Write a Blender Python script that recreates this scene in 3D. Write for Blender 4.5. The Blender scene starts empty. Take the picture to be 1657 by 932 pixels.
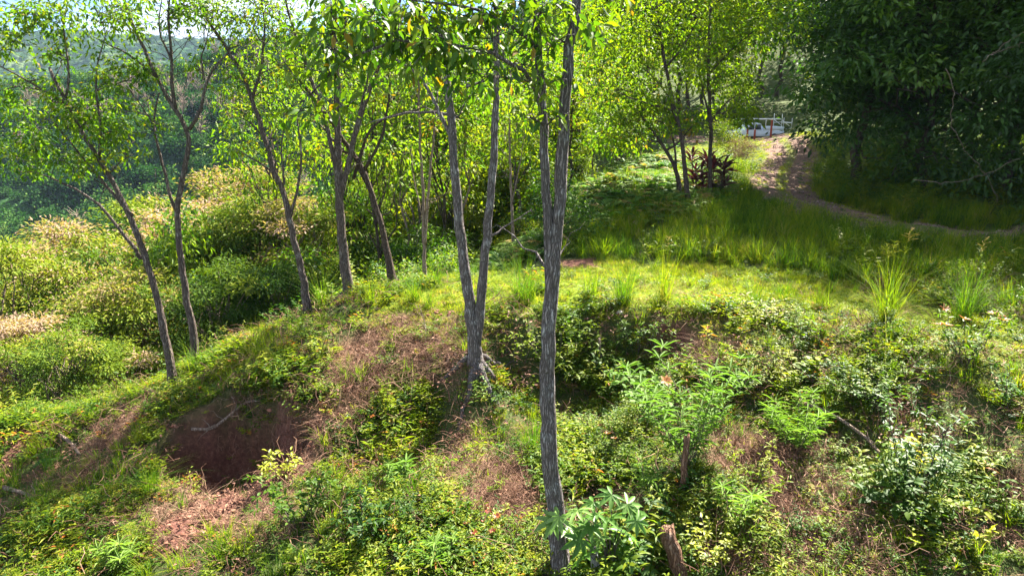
import bpy, math
import numpy as np
from mathutils import Vector

# ------------------------------------------------------------------ camera, sky, sun, exposure
H = 5.5                                   # camera height above the clearing
PITCH = math.radians(15.0)
FPX = 1183.0                              # focal length in photograph pixels (1657 wide)
sc = bpy.context.scene
COL = sc.collection
cam_d = bpy.data.cameras.new('camera')
cam_d.sensor_width = 36.0
cam_d.lens = 36.0 * FPX / 1657.0
cam_d.clip_start = 0.1
cam_d.clip_end = 20000
cam = bpy.data.objects.new('camera', cam_d)
COL.objects.link(cam)
cam.location = (0, 0, H)
cam.rotation_euler = (math.pi / 2 - PITCH, 0, 0)
sc.camera = cam

SUN_AZ = math.radians(35.0)               # to the right of the view direction, behind the trees
SUN_EL = math.radians(47.0)
world = bpy.data.worlds.new('World')
sc.world = world
world.use_nodes = True
nt = world.node_tree
bg = nt.nodes['Background']
sky = nt.nodes.new('ShaderNodeTexSky')
sky.sky_type = 'NISHITA'
sky.sun_disc = False
sky.sun_elevation = SUN_EL
sky.sun_rotation = SUN_AZ
sky.altitude = 2500
sky.air_density = 0.5
sky.dust_density = 0.2
sky.ozone_density = 3.0
# thin bright cloud, the same all round the sky
tc = nt.nodes.new('ShaderNodeTexCoord')
mp = nt.nodes.new('ShaderNodeMapping')
mp.inputs['Scale'].default_value = (1.0, 1.0, 2.6)
nz = nt.nodes.new('ShaderNodeTexNoise')
nz.inputs['Scale'].default_value = 2.3
nz.inputs['Detail'].default_value = 6
nz.inputs['Roughness'].default_value = 0.6
cr = nt.nodes.new('ShaderNodeValToRGB')
cr.color_ramp.elements[0].position = 0.5
cr.color_ramp.elements[1].position = 0.62
mx = nt.nodes.new('ShaderNodeMix')
mx.data_type = 'RGBA'
mx.inputs['B'].default_value = (8.5, 8.8, 9.6, 1)
nt.links.new(tc.outputs['Generated'], mp.inputs['Vector'])
nt.links.new(mp.outputs['Vector'], nz.inputs['Vector'])
nt.links.new(nz.outputs['Fac'], cr.inputs['Fac'])
nt.links.new(cr.outputs['Color'], mx.inputs['Factor'])
nt.links.new(sky.outputs['Color'], mx.inputs['A'])
nt.links.new(mx.outputs['Result'], bg.inputs['Color'])
bg.inputs['Strength'].default_value = 0.05

sun_d = bpy.data.lights.new('sun', 'SUN')
sun_d.energy = 5.0
sun_d.angle = math.radians(0.53)
sun_d.color = (1.0, 0.93, 0.82)
sun = bpy.data.objects.new('sun', sun_d)
COL.objects.link(sun)
sdir = Vector((math.sin(SUN_AZ) * math.cos(SUN_EL), math.cos(SUN_AZ) * math.cos(SUN_EL), math.sin(SUN_EL)))
sun.rotation_euler = sdir.to_track_quat('Z', 'Y').to_euler()
sun.location = (20, 40, 60)

sc.view_settings.view_transform = 'Standard'
sc.view_settings.look = 'None'
sc.view_settings.gamma = 1.0
sc.view_settings.exposure = 2.95
sc.view_settings.use_curve_mapping = False
sc.render.engine = 'CYCLES'
sc.cycles.max_bounces = 9
sc.cycles.diffuse_bounces = 4
sc.cycles.glossy_bounces = 2
sc.cycles.transmission_bounces = 7
sc.cycles.volume_bounces = 0
sc.cycles.transparent_max_bounces = 4
sc.cycles.use_denoising = True
sc.cycles.denoiser = 'OPENIMAGEDENOISE'
sc.cycles.denoising_input_passes = 'RGB_ALBEDO_NORMAL'
sc.cycles.denoising_prefilter = 'NONE'
sc.cycles.sample_clamp_indirect = 0.25
sc.cycles.sample_clamp_direct = 0.25    # display white is at 0.14
sc.cycles.use_adaptive_sampling = False

# ------------------------------------------------------------------ pixel <-> place
CP, SP = math.cos(PITCH), math.sin(PITCH)


def ray(u, v):
    a, b = (u - 828.5) / FPX, (466.0 - v) / FPX
    return np.array([a, CP + b * SP, -SP + b * CP])


def at_y(u, v, y):
    d = ray(u, v)
    return np.array([0, 0, H]) + d * (y / d[1])


def on_z(u, v, z):
    d = ray(u, v)
    return np.array([0, 0, H]) + d * ((z - H) / d[2])


# ------------------------------------------------------------------ noise
def _hash(ix, iy, iz, seed):
    h = (ix.astype(np.int64) * 374761393 + iy.astype(np.int64) * 668265263 + iz.astype(np.int64) * 2147483647 + seed * 974634777) & 0xFFFFFFFF
    h = ((h ^ (h >> 13)) * 1274126177) & 0xFFFFFFFF
    h = h ^ (h >> 16)
    return (h & 0xFFFFFF) / float(0xFFFFFF)


def vnoise(x, y, seed=0):
    x = np.asarray(x, float); y = np.asarray(y, float)
    ix, iy = np.floor(x), np.floor(y)
    fx, fy = x - ix, y - iy
    fx = fx * fx * (3 - 2 * fx); fy = fy * fy * (3 - 2 * fy)
    z = np.zeros_like(ix)
    a = _hash(ix, iy, z, seed); b = _hash(ix + 1, iy, z, seed)
    c = _hash(ix, iy + 1, z, seed); d = _hash(ix + 1, iy + 1, z, seed)
    return (a + (b - a) * fx) * (1 - fy) + (c + (d - c) * fx) * fy - 0.5


def fbm(x, y, seed=0, oct=4):
    s, a = 0, 1.0
    x = np.asarray(x, float); y = np.asarray(y, float)
    for k in range(oct):
        s = s + a * vnoise(x * 2 ** k + 17.3 * k, y * 2 ** k - 9.1 * k, seed + k)
        a *= 0.5
    return s


def sstep(a, b, x):
    t = np.clip((np.asarray(x, float) - a) / (b - a), 0, 1)
    return t * t * (3 - 2 * t)


def poly_sd(P, X, Y):
    """signed distance to polygon P, positive inside"""
    X = np.asarray(X, float); Y = np.asarray(Y, float)
    inside = np.zeros(X.shape, bool)
    dmin = np.full(X.shape, 1e9)
    n = len(P)
    for i in range(n):
        x0, y0 = P[i]; x1, y1 = P[(i + 1) % n]
        cond = ((y0 > Y) != (y1 > Y)) & (X < (x1 - x0) * (Y - y0) / (y1 - y0 + 1e-12) + x0)
        inside ^= cond
        dx, dy = x1 - x0, y1 - y0
        t = np.clip(((X - x0) * dx + (Y - y0) * dy) / (dx * dx + dy * dy + 1e-12), 0, 1)
        dmin = np.minimum(dmin, np.hypot(X - x0 - t * dx, Y - y0 - t * dy))
    return np.where(inside, dmin, -dmin)


# ------------------------------------------------------------------ terrain
CTRL_PX = [  # photograph pixel and height of the ground there
    (1000, 450, 0), (1200, 430, 0.02), (1400, 440, 0.0), (900, 440, 0), (1100, 490, -.03), (1300, 495, -.08), (1500, 520, -.15),
    (1650, 550, -.2), (820, 455, 0), (930, 415, .12), (760, 470, -.05),
    (1263, 298, .5), (1284, 246, 1.2), (1245, 222, 1.6), (1305, 340, .25), (1359, 352, .2), (1430, 366, .15), (1540, 378, .15),
    (1225, 217, 1.6), (1200, 270, .95), (1150, 320, .6), (1040, 300, .9), (1000, 275, 1.1), (930, 330, .3), (870, 390, -.2),
    (1080, 360, .45), (1200, 350, .4), (1300, 390, .2), (1450, 420, .1), (1600, 430, .15), (1000, 390, .25),
    (700, 458, -.15), (600, 470, -.4), (500, 512, -.95), (400, 555, -1.45), (280, 628, -2.1), (130, 664, -2.7), (0, 690, -3.0),
    (0, 932, -3.7), (200, 932, -3.3), (400, 932, -2.9), (600, 932, -2.6), (800, 932, -2.4), (1000, 932, -2.4), (1200, 932, -2.4), (1400, 932, -2.4), (1657, 932, -2.4),
    (770, 592, -.75), (730, 530, -.4), (650, 570, -.85), (560, 620, -1.35), (620, 660, -1.75),
    (700, 690, -1.95), (700, 800, -2.2), (780, 680, -1.7), (600, 760, -2.35),
    (950, 505, -.15), (850, 530, -.2), (950, 566, -.98), (850, 582, -1.0), (900, 510, -.12), (950, 494, -.04), (900, 498, -.05), (1020, 496, -.04), (850, 515, -.1), (1080, 502, -.05), (1150, 508, -.1), (1220, 520, -.14), (900, 572, -1.0), (1020, 508, -.12), (1020, 562, -.9), (1080, 512, -.12), (1080, 562, -.8), (950, 700, -1.7), (950, 810, -1.95), (820, 800, -2.1),
    (1200, 560, -.45), (1300, 575, -.5), (1300, 660, -1.25), (1300, 760, -1.75), (1150, 680, -1.4), (1150, 800, -1.9), (1600, 610, -.5), (1600, 710, -1.25), (1600, 820, -1.8), (1450, 580, -.4), (1450, 800, -1.85),
    (390, 640, -1.75), (500, 690, -1.95), (270, 730, -2.7), (380, 810, -2.75), (150, 760, -2.95), (100, 850, -3.4), (280, 870, -2.95), (500, 830, -2.6),
    (50, 740, -3.05),
]
CTRL_W = [
    (-14, 12, -5.5), (-22, 17, -11), (-16, 24, -11), (-11, 24, -7.0), (-8, 26, -6.2), (-5, 28, -5.0), (-2, 31, -4.2), (2, 36, -2.4),
    (-22, 32, -17), (-32, 42, -25), (-13, 38, -14), (-6, 44, -10.5), (1, 48, -7.0), (9, 48, .2), (-10, 58, -18), (0, 62, -8), (10, 66, 0), (-42, 62, -36),
    (20, 90, 3.5), (40, 70, 5), (0, 90, -3), (-22, 90, -28), (30, 42, 1.6), (30, 28, .7), (27, 14, -2.0), (22, 8, -3.4), (0, 6, -3.1), (-16, 6, -6), (10, 6, -3.1), (-6, 5, -3.8),
    (45, 20, 1), (45, 100, 9), (45, 5, -3), (-30, 5, -14), (-40, 25, -26), (23, 60, 2.2), (30, 75, 3.5), (15, 75, 1.5),
]
_c = [on_z(u, v, z - (.3 * min(1, max(0, (v - 600) / 100)) if 830 < u < 1120 else 0)) for u, v, z in CTRL_PX] + [np.array(p, float) for p in CTRL_W]
CX = np.array([p[0] for p in _c]); CY = np.array([p[1] for p in _c]); CZ = np.array([p[2] for p in _c])


def _tps(r2):
    return 0.5 * r2 * np.log(r2 + 1e-9)


_n = len(CX)
_A = np.zeros((_n + 3, _n + 3))
_A[:_n, :_n] = _tps((CX[:, None] - CX[None]) ** 2 + (CY[:, None] - CY[None]) ** 2) + np.eye(_n) * 0.008
_A[:_n, _n:] = np.stack([np.ones(_n), CX, CY], 1)
_A[_n:, :_n] = _A[:_n, _n:].T
_w = np.linalg.solve(_A, np.concatenate([CZ, np.zeros(3)]))


def tps_eval(X, Y):
    out = _w[_n] + _w[_n + 1] * X + _w[_n + 2] * Y
    for i in range(_n):
        out = out + _w[i] * _tps((X - CX[i]) ** 2 + (Y - CY[i]) ** 2)
    return out


def macro(X, Y):
    z = -110 * sstep(-18, -230, X) - 22 * sstep(0, -40, X)
    z = z + 62 * sstep(85, 230, Y + 0.25 * X) * sstep(-25, 80, X)
    z = z + 4 * sstep(30, 80, X)
    return z


def base_z(X, Y):
    w = sstep(1.0, 0.0, np.maximum(np.maximum((X - 40) / 25, (-30 - X) / 25), np.maximum((Y - 85) / 30, (-2 - Y) / 10)))
    return tps_eval(X, Y) * w + macro(X, Y) * (1 - w)


class Grid:
    pass


def axis(lo_far, lo, hi, hi_far, step, grow):
    a = list(np.arange(lo, hi + 1e-6, step))
    s = step
    while a[-1] < hi_far:
        s *= grow; a.append(a[-1] + s)
    s = step
    while a[0] > lo_far:
        s *= grow; a.insert(0, a[0] - s)
    return np.array(a)


xs = axis(-2500, -13, 14, 2500, 0.12, 1.045)
ys = axis(-2500, 7.5, 24, 2500, 0.12, 1.045)
GX, GY = np.meshgrid(xs, ys)
GZ = base_z(GX, GY)


def zat(x, y):
    x = np.asarray(x, float); y = np.asarray(y, float)
    i = np.clip(np.searchsorted(xs, x) - 1, 0, len(xs) - 2); j = np.clip(np.searchsorted(ys, y) - 1, 0, len(ys) - 2)
    fx = (x - xs[i]) / (xs[i + 1] - xs[i]); fy = (y - ys[j]) / (ys[j + 1] - ys[j])
    return (GZ[j, i] * (1 - fx) + GZ[j, i + 1] * fx) * (1 - fy) + (GZ[j + 1, i] * (1 - fx) + GZ[j + 1, i + 1] * fx) * fy


def on_ground(u, v, tmax=160):
    d = ray(u, v)
    t = np.arange(6, tmax, 0.04)
    clear = H + d[2] * t - zat(d[0] * t, d[1] * t)
    hit = np.nonzero(clear < 0)[0]
    if len(hit):
        tt = t[hit[0]]
    else:                                  # skims over the brow: take the closest place
        tt = t[int(np.argmin(clear))]
    p = np.array([0, 0, H]) + d * tt
    p[2] = zat(p[0], p[1])
    return p


def gpoly(pts):
    return [tuple(on_ground(u, v)[:2]) for u, v in pts]


# the washed-out hollow in the slope: steep back wall, floor running out towards the viewer
HOLLOW = gpoly([(245, 745), (295, 695), (375, 645), (430, 640), (500, 668), (505, 705), (470, 750), (400, 800), (330, 805), (270, 785)])
_sd = poly_sd(HOLLOW, GX, GY)
_c0 = on_ground(385, 640); _c1 = on_ground(385, 800)
_along = np.clip(((GX - _c1[0]) * (_c0[0] - _c1[0]) + (GY - _c1[1]) * (_c0[1] - _c1[1])) / ((_c0[0] - _c1[0]) ** 2 + (_c0[1] - _c1[1]) ** 2), 0, 1)
GZ = GZ - sstep(-0.08, 0.34, _sd + 0.25 * fbm(GX * 1.7, GY * 1.7, 5)) * (0.3 + 2.0 * _along ** 0.8) * (_sd > -0.6)
# small dug-out hole under the lip, right of the big trunk
_h = on_ground(1085, 540)
GZ = GZ - 0.4 * np.exp(-(((GX - _h[0]) / 0.6) ** 2 + ((GY - _h[1] + .3) / 0.45) ** 2))
_h = on_ground(1640, 800)
GZ = GZ - 0.3 * np.exp(-(((GX - _h[0]) / 0.6) ** 2 + ((GY - _h[1]) / 0.5) ** 2))
# roughness: lumpy on the banks, calm on the clearing
LAWN = gpoly([(640, 480), (700, 462), (800, 447), (900, 430), (1000, 425), (1150, 425), (1300, 445), (1460, 480), (1657, 530), (1657, 580), (1500, 545), (1350, 525), (1250, 505), (1100, 503), (1000, 500), (880, 515), (780, 520), (700, 530), (620, 510)])
_near = sstep(70, 30, np.hypot(GX, GY))
_lawn = sstep(-1.6, -.4, poly_sd(LAWN, GX, GY))
GZ = GZ + _near * (1 - 0.9 * _lawn) * (0.36 * fbm(GX * 0.55, GY * 0.55, 11, 5) + 0.05 * fbm(GX * 3.1, GY * 3.1, 21, 3))
_nf = 1 - _near
GZ = GZ + _nf * 1.2 * fbm(GX * 0.06, GY * 0.06, 31, 3)

ROAD_PX = [(1248, 221), (1272, 236), (1284, 248), (1270, 273), (1263, 298), (1271, 320), (1305, 338), (1359, 352), (1430, 366), (1540, 378), (1680, 386)]
_rw = np.array([on_ground(u, v)[:2] for u, v in ROAD_PX])
_rw = np.vstack([[_rw[0] + np.array([-9, 3.0])], _rw, [_rw[-1] + np.array([7, -.8])], [_rw[-1] + np.array([22, -3.0])]])


def smooth_line(P, n):
    P = np.asarray(P, float)
    s = np.concatenate([[0], np.cumsum(np.linalg.norm(np.diff(P, axis=0), axis=1))])
    q = np.linspace(0, s[-1], n)
    out = np.stack([np.interp(q, s, P[:, k]) for k in range(P.shape[1])], 1)
    w = max(1, n // (len(P) * 2))
    ker = np.hanning(2 * w + 3)[1:-1]; ker /= ker.sum()
    pad = np.vstack([np.repeat(out[:1], w, 0), out, np.repeat(out[-1:], w, 0)])
    sm = np.stack([np.convolve(pad[:, k], ker, 'valid') for k in range(out.shape[1])], 1)
    sm[0] = out[0]; sm[-1] = out[-1]
    return sm


ROADC = smooth_line(_rw, 160)


def road_dist(X, Y):
    d = np.full(np.shape(X), 1e9)
    for i in range(0, len(ROADC) - 1):
        x0, y0 = ROADC[i]; x1, y1 = ROADC[i + 1]
        dx, dy = x1 - x0, y1 - y0
        t = np.clip(((X - x0) * dx + (Y - y0) * dy) / (dx * dx + dy * dy), 0, 1)
        d = np.minimum(d, np.hypot(X - x0 - t * dx, Y - y0 - t * dy))
    return d


# ------------------------------------------------------------------ mesh helpers
def mesh_np(name, V, F, tint=None, attrs=None, smooth=False):
    """V (n,3), F (m,k) of one polygon size; tint per vertex"""
    V = np.ascontiguousarray(V, np.float32); F = np.ascontiguousarray(F, np.int32)
    me = bpy.data.meshes.new(name)
    m, k = F.shape
    me.vertices.add(len(V)); me.vertices.foreach_set('co', V.ravel())
    me.loops.add(m * k); me.loops.foreach_set('vertex_index', F.ravel())
    me.polygons.add(m)
    me.polygons.foreach_set('loop_start', np.arange(0, m * k, k, dtype=np.int32))
    me.polygons.foreach_set('loop_total', np.full(m, k, np.int32))
    if smooth:
        me.polygons.foreach_set('use_smooth', np.ones(m, bool))
    for nm, val in ([('tint', tint)] if tint is not None else []) + list((attrs or {}).items()):
        a = me.attributes.new(nm, 'FLOAT', 'POINT')
        a.data.foreach_set('value', np.ascontiguousarray(val, np.float32))
    me.update(calc_edges=True)
    return me


def obj(name, me, mat, parent=None, loc=None):
    o = bpy.data.objects.new(name, me)
    if mat is not None and me is not None and not me.materials:
        me.materials.append(mat)
    COL.objects.link(o)
    if parent is not None:
        o.parent = parent
    if loc is not None:
        o.location = loc
    return o


def tag(o, label=None, category=None, group=None, kind=None):
    if label: o['label'] = label
    if category: o['category'] = category
    if group: o['group'] = group
    if kind: o['kind'] = kind
    return o


def empty(name, loc, label, category, group=None):
    o = bpy.data.objects.new(name, None)
    o.empty_display_size = 0.3
    COL.objects.link(o)
    o.location = loc
    return tag(o, label, category, group)


def copy_tree(o, parent=None):
    c = o.copy(); COL.objects.link(c); c.parent = parent
    for ch in o.children:
        copy_tree(ch, c)
    return c


class MB:
    """collects triangles"""
    def __init__(s):
        s.V, s.F, s.T, s.n = [], [], [], 0

    def add(s, V, F, T=None):
        V = np.asarray(V, float)
        s.V.append(V); s.F.append(np.asarray(F, int) + s.n)
        s.T.append(np.full(len(V), 0.5) if T is None else np.broadcast_to(np.asarray(T, float), (len(V),)))
        s.n += len(V)

    def mesh(s, name, smooth=False):
        return mesh_np(name, np.vstack(s.V), np.vstack(s.F), np.concatenate(s.T), smooth=smooth)


def quads2tris(Q):
    Q = np.asarray(Q)
    return np.vstack([Q[:, [0, 1, 2]], Q[:, [0, 2, 3]]])


def tube(P, R, sides=8, lump=0.0, rng=None, cap=True):
    P = np.asarray(P, float); n = len(P)
    R = np.broadcast_to(np.asarray(R, float), (n,))
    T = np.gradient(P, axis=0); T /= np.linalg.norm(T, axis=1)[:, None] + 1e-9
    ref = np.array([1.0, 0, 0]) if abs(T[0][0]) < 0.8 else np.array([0, 1.0, 0])
    A = np.zeros_like(P); a = ref - T[0] * ref.dot(T[0]); A[0] = a / np.linalg.norm(a)
    for i in range(1, n):
        a = A[i - 1] - T[i] * A[i - 1].dot(T[i]); A[i] = a / (np.linalg.norm(a) + 1e-9)
    B = np.cross(T, A)
    ang = np.arange(sides) * 2 * math.pi / sides
    rr = R[:, None] * np.ones(sides)
    if lump and rng is not None:
        rr = rr * (1 + lump * rng.standard_normal((n, sides)))
    V = P[:, None] + rr[..., None] * (A[:, None] * np.cos(ang)[None, :, None] + B[:, None] * np.sin(ang)[None, :, None])
    V = V.reshape(-1, 3)
    i = np.arange(n - 1)[:, None] * sides; j = np.arange(sides)[None]; j2 = (j + 1) % sides
    Q = np.stack([i + j, i + j2, i + sides + j2, i + sides + j], -1).reshape(-1, 4)
    F = quads2tris(Q)
    if cap:
        V = np.vstack([V, P[-1:], P[:1]])
        k = n * sides
        top = np.stack([(n - 1) * sides + np.arange(sides), (n - 1) * sides + (np.arange(sides) + 1) % sides, np.full(sides, k)], 1)
        bot = np.stack([(np.arange(sides) + 1) % sides, np.arange(sides), np.full(sides, k + 1)], 1)
        F = np.vstack([F, top, bot])
    return V, F


# leaf templates: x along the leaf, y across, z up; length 1, width 1
LEAF_S = (np.array([[0, 0, 0], [.42, -.5, .10], [1, 0, -.06], [.42, .5, .10]]), np.array([[0, 1, 2], [0, 2, 3]]))
LEAF_G = (np.array([[0, 0, 0], [.28, -.46, .05], [.66, -.38, .02], [1, 0, -.16], [.66, .38, .02], [.28, .46, .05], [.3, 0, -.03], [.68, 0, -.06]]),
          np.array([[0, 1, 6], [1, 2, 7], [1, 7, 6], [2, 3, 7], [0, 6, 5], [6, 7, 4], [6, 4, 5], [7, 3, 4]]))
LEAF_L = (np.array([[0, 0, 0], [.3, -.5, .06], [.65, -.36, .0], [1, 0, -.22], [.65, .36, .0], [.3, .5, .06]]),
          np.array([[0, 1, 5], [1, 2, 4], [1, 4, 5], [2, 3, 4]]))


def frames(D, N):
    """orthonormal frames from direction D and rough normal N"""
    X = D / (np.linalg.norm(D, axis=1)[:, None] + 1e-9)
    Y = np.cross(N, X); Y /= np.linalg.norm(Y, axis=1)[:, None] + 1e-9
    Z = np.cross(X, Y)
    return X, Y, Z


def put_leaves(tpl, P, D, N, L, W, tint):
    """leaf template placed at P along D with normal near N; L length, W width"""
    V0, F0 = tpl
    X, Y, Z = frames(D, N)
    L = np.broadcast_to(L, (len(P),)); W = np.broadcast_to(W, (len(P),))
    V = P[:, None] + V0[None, :, 0:1] * (X * L[:, None])[:, None] + V0[None, :, 1:2] * (Y * W[:, None])[:, None] + V0[None, :, 2:3] * (Z * L[:, None])[:, None]
    n, k = len(P), len(V0)
    F = (F0[None] + (np.arange(n) * k)[:, None, None]).reshape(-1, 3)
    return V.reshape(-1, 3), F, np.repeat(np.broadcast_to(tint, (n,)), k)


def rdir(rng, n):
    v = rng.standard_normal((n, 3))
    return v / np.linalg.norm(v, axis=1)[:, None]


# ------------------------------------------------------------------ materials
def new_mat(name):
    m = bpy.data.materials.new(name)
    m.use_nodes = True
    for n in list(m.node_tree.nodes):
        m.node_tree.nodes.remove(n)
    return m, m.node_tree.nodes, m.node_tree.links


def ramp(nodes, stops):
    r = nodes.new('ShaderNodeValToRGB')
    e = r.color_ramp.elements
    while len(e) < len(stops):
        e.new(0.5)
    for el, (p, c) in zip(e, stops):
        el.position = p
        el.color = (c[0], c[1], c[2], 1) if not np.isscalar(c) else (c, c, c, 1)
    return r


def leaf_mat(name, stops, trans=(0.9, 1.5, 0.45), tfac=0.42, rough=0.42, spec=0.35, randomize=0.35):
    """stops: colours over tint 0..1; translucent light is the leaf colour times trans"""
    m, N, Lk = new_mat(name)
    out = N.new('ShaderNodeOutputMaterial')
    at = N.new('ShaderNodeAttribute'); at.attribute_name = 'tint'
    oi = N.new('ShaderNodeObjectInfo')
    ma = N.new('ShaderNodeMath'); ma.operation = 'MULTIPLY_ADD'
    ma.inputs[1].default_value = randomize; 
    sub = N.new('ShaderNodeMath'); sub.operation = 'SUBTRACT'; sub.inputs[1].default_value = 0.5
    Lk.new(oi.outputs['Random'], sub.inputs[0])
    Lk.new(sub.outputs[0], ma.inputs[0]); Lk.new(at.outputs['Fac'], ma.inputs[2])
    r = ramp(N, stops)
    Lk.new(ma.outputs[0], r.inputs['Fac'])
    p = N.new('ShaderNodeBsdfPrincipled')
    p.inputs['Roughness'].default_value = rough
    p.inputs['Specular IOR Level'].default_value = spec
    Lk.new(r.outputs['Color'], p.inputs['Base Color'])
    tr = N.new('ShaderNodeBsdfTranslucent')
    mul = N.new('ShaderNodeMix'); mul.data_type = 'RGBA'; mul.blend_type = 'MULTIPLY'; mul.inputs['Factor'].default_value = 1
    mul.inputs['B'].default_value = (*trans, 1)
    Lk.new(r.outputs['Color'], mul.inputs['A'])
    Lk.new(mul.outputs['Result'], tr.inputs['Color'])
    mix = N.new('ShaderNodeMixShader'); mix.inputs[0].default_value = tfac
    Lk.new(p.outputs[0], mix.inputs[1]); Lk.new(tr.outputs[0], mix.inputs[2])
    Lk.new(mix.outputs[0], out.inputs['Surface'])
    return m


def bark_mat(name, dark, mid, pale, scale=1.0, pale_at=0.62):
    """fissured bark: stretched plates with dark cracks, pale lichen blotches, a little moss"""
    m, N, Lk = new_mat(name)
    out = N.new('ShaderNodeOutputMaterial')
    p = N.new('ShaderNodeBsdfPrincipled'); p.inputs['Roughness'].default_value = 0.92
    p.inputs['Specular IOR Level'].default_value = 0.1
    tcn = N.new('ShaderNodeTexCoord')
    nw = N.new('ShaderNodeTexNoise'); nw.inputs['Scale'].default_value = 4; nw.inputs['Detail'].default_value = 3
    Lk.new(tcn.outputs['Object'], nw.inputs['Vector'])
    wob = N.new('ShaderNodeMix'); wob.data_type = 'RGBA'; wob.blend_type = 'LINEAR_LIGHT'; wob.inputs['Factor'].default_value = .06
    Lk.new(tcn.outputs['Object'], wob.inputs['A']); Lk.new(nw.outputs['Color'], wob.inputs['B'])
    mpn = N.new('ShaderNodeMapping'); mpn.inputs['Scale'].default_value = (24 * scale, 24 * scale, 2.6 * scale)
    Lk.new(wob.outputs['Result'], mpn.inputs['Vector'])
    vo = N.new('ShaderNodeTexVoronoi'); vo.feature = 'DISTANCE_TO_EDGE'; vo.inputs['Scale'].default_value = 1.0
    Lk.new(mpn.outputs[0], vo.inputs['Vector'])
    n1 = N.new('ShaderNodeTexNoise'); n1.inputs['Scale'].default_value = 34 * scale; n1.inputs['Detail'].default_value = 6; n1.inputs['Roughness'].default_value = .7
    Lk.new(tcn.outputs['Object'], n1.inputs['Vector'])
    n2 = N.new('ShaderNodeTexNoise'); n2.inputs['Scale'].default_value = 4.2; n2.inputs['Detail'].default_value = 7; n2.inputs['Roughness'].default_value = .65
    Lk.new(tcn.outputs['Object'], n2.inputs['Vector'])
    rc = ramp(N, [(0.0, 0.12), (.3, 1.0)]); Lk.new(vo.outputs['Distance'], rc.inputs['Fac'])
    r0 = ramp(N, [(.3, tuple(.62 * np.array(mid))), (.7, tuple(1.3 * np.array(mid)))]); Lk.new(n1.outputs['Fac'], r0.inputs['Fac'])
    r2 = ramp(N, [(pale_at - .07, 0.0), (pale_at + .03, 1.0)]); Lk.new(n2.outputs['Fac'], r2.inputs['Fac'])
    mixp = N.new('ShaderNodeMix'); mixp.data_type = 'RGBA'; mixp.inputs['B'].default_value = (*pale, 1)
    mm = N.new('ShaderNodeMath'); mm.operation = 'MULTIPLY'
    Lk.new(r2.outputs['Color'], mm.inputs[0]); Lk.new(n1.outputs['Fac'], mm.inputs[1])
    Lk.new(mm.outputs[0], mixp.inputs['Factor']); Lk.new(r0.outputs['Color'], mixp.inputs['A'])
    rm = ramp(N, [(.34, 1.0), (.4, 0.0)]); Lk.new(n2.outputs['Fac'], rm.inputs['Fac'])
    mm2 = N.new('ShaderNodeMath'); mm2.operation = 'MULTIPLY'; mm2.inputs[1].default_value = .5; Lk.new(rm.outputs['Color'], mm2.inputs[0])
    mixm = N.new('ShaderNodeMix'); mixm.data_type = 'RGBA'; mixm.inputs['B'].default_value = (.06, .075, .03, 1)
    Lk.new(mm2.outputs[0], mixm.inputs['Factor']); Lk.new(mixp.outputs['Result'], mixm.inputs['A'])
    mixc = N.new('ShaderNodeMix'); mixc.data_type = 'RGBA'; mixc.inputs['A'].default_value = (*dark, 1)
    Lk.new(rc.outputs['Color'], mixc.inputs['Factor']); Lk.new(mixm.outputs['Result'], mixc.inputs['B'])
    Lk.new(mixc.outputs['Result'], p.inputs['Base Color'])
    b = N.new('ShaderNodeBump'); b.inputs['Strength'].default_value = 1.0; b.inputs['Distance'].default_value = 0.025
    Lk.new(rc.outputs['Color'], b.inputs['Height'])
    b2 = N.new('ShaderNodeBump'); b2.inputs['Strength'].default_value = .8; b2.inputs['Distance'].default_value = 0.012
    Lk.new(n1.outputs['Fac'], b2.inputs['Height']); Lk.new(b.outputs[0], b2.inputs['Normal']); Lk.new(b2.outputs[0], p.inputs['Normal'])
    Lk.new(p.outputs[0], out.inputs['Surface'])
    return m


def flat_mat(name, col, rough=0.6, spec=0.4, noise=0.15, nscale=8.0, metal=0.0, bump=0.0):
    m, N, Lk = new_mat(name)
    out = N.new('ShaderNodeOutputMaterial')
    p = N.new('ShaderNodeBsdfPrincipled'); p.inputs['Roughness'].default_value = rough
    p.inputs['Specular IOR Level'].default_value = spec; p.inputs['Metallic'].default_value = metal
    tcn = N.new('ShaderNodeTexCoord')
    n1 = N.new('ShaderNodeTexNoise'); n1.inputs['Scale'].default_value = nscale; n1.inputs['Detail'].default_value = 6
    Lk.new(tcn.outputs['Object'], n1.inputs['Vector'])
    c = np.array(col)
    r = ramp(N, [(.3, c * (1 - noise)), (.7, np.minimum(c * (1 + noise), 1))])
    Lk.new(n1.outputs['Fac'], r.inputs['Fac']); Lk.new(r.outputs['Color'], p.inputs['Base Color'])
    if bump:
        b = N.new('ShaderNodeBump'); b.inputs['Strength'].default_value = bump; b.inputs['Distance'].default_value = 0.02
        Lk.new(n1.outputs['Fac'], b.inputs['Height']); Lk.new(b.outputs[0], p.inputs['Normal'])
    Lk.new(p.outputs[0], out.inputs['Surface'])
    return m


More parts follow.
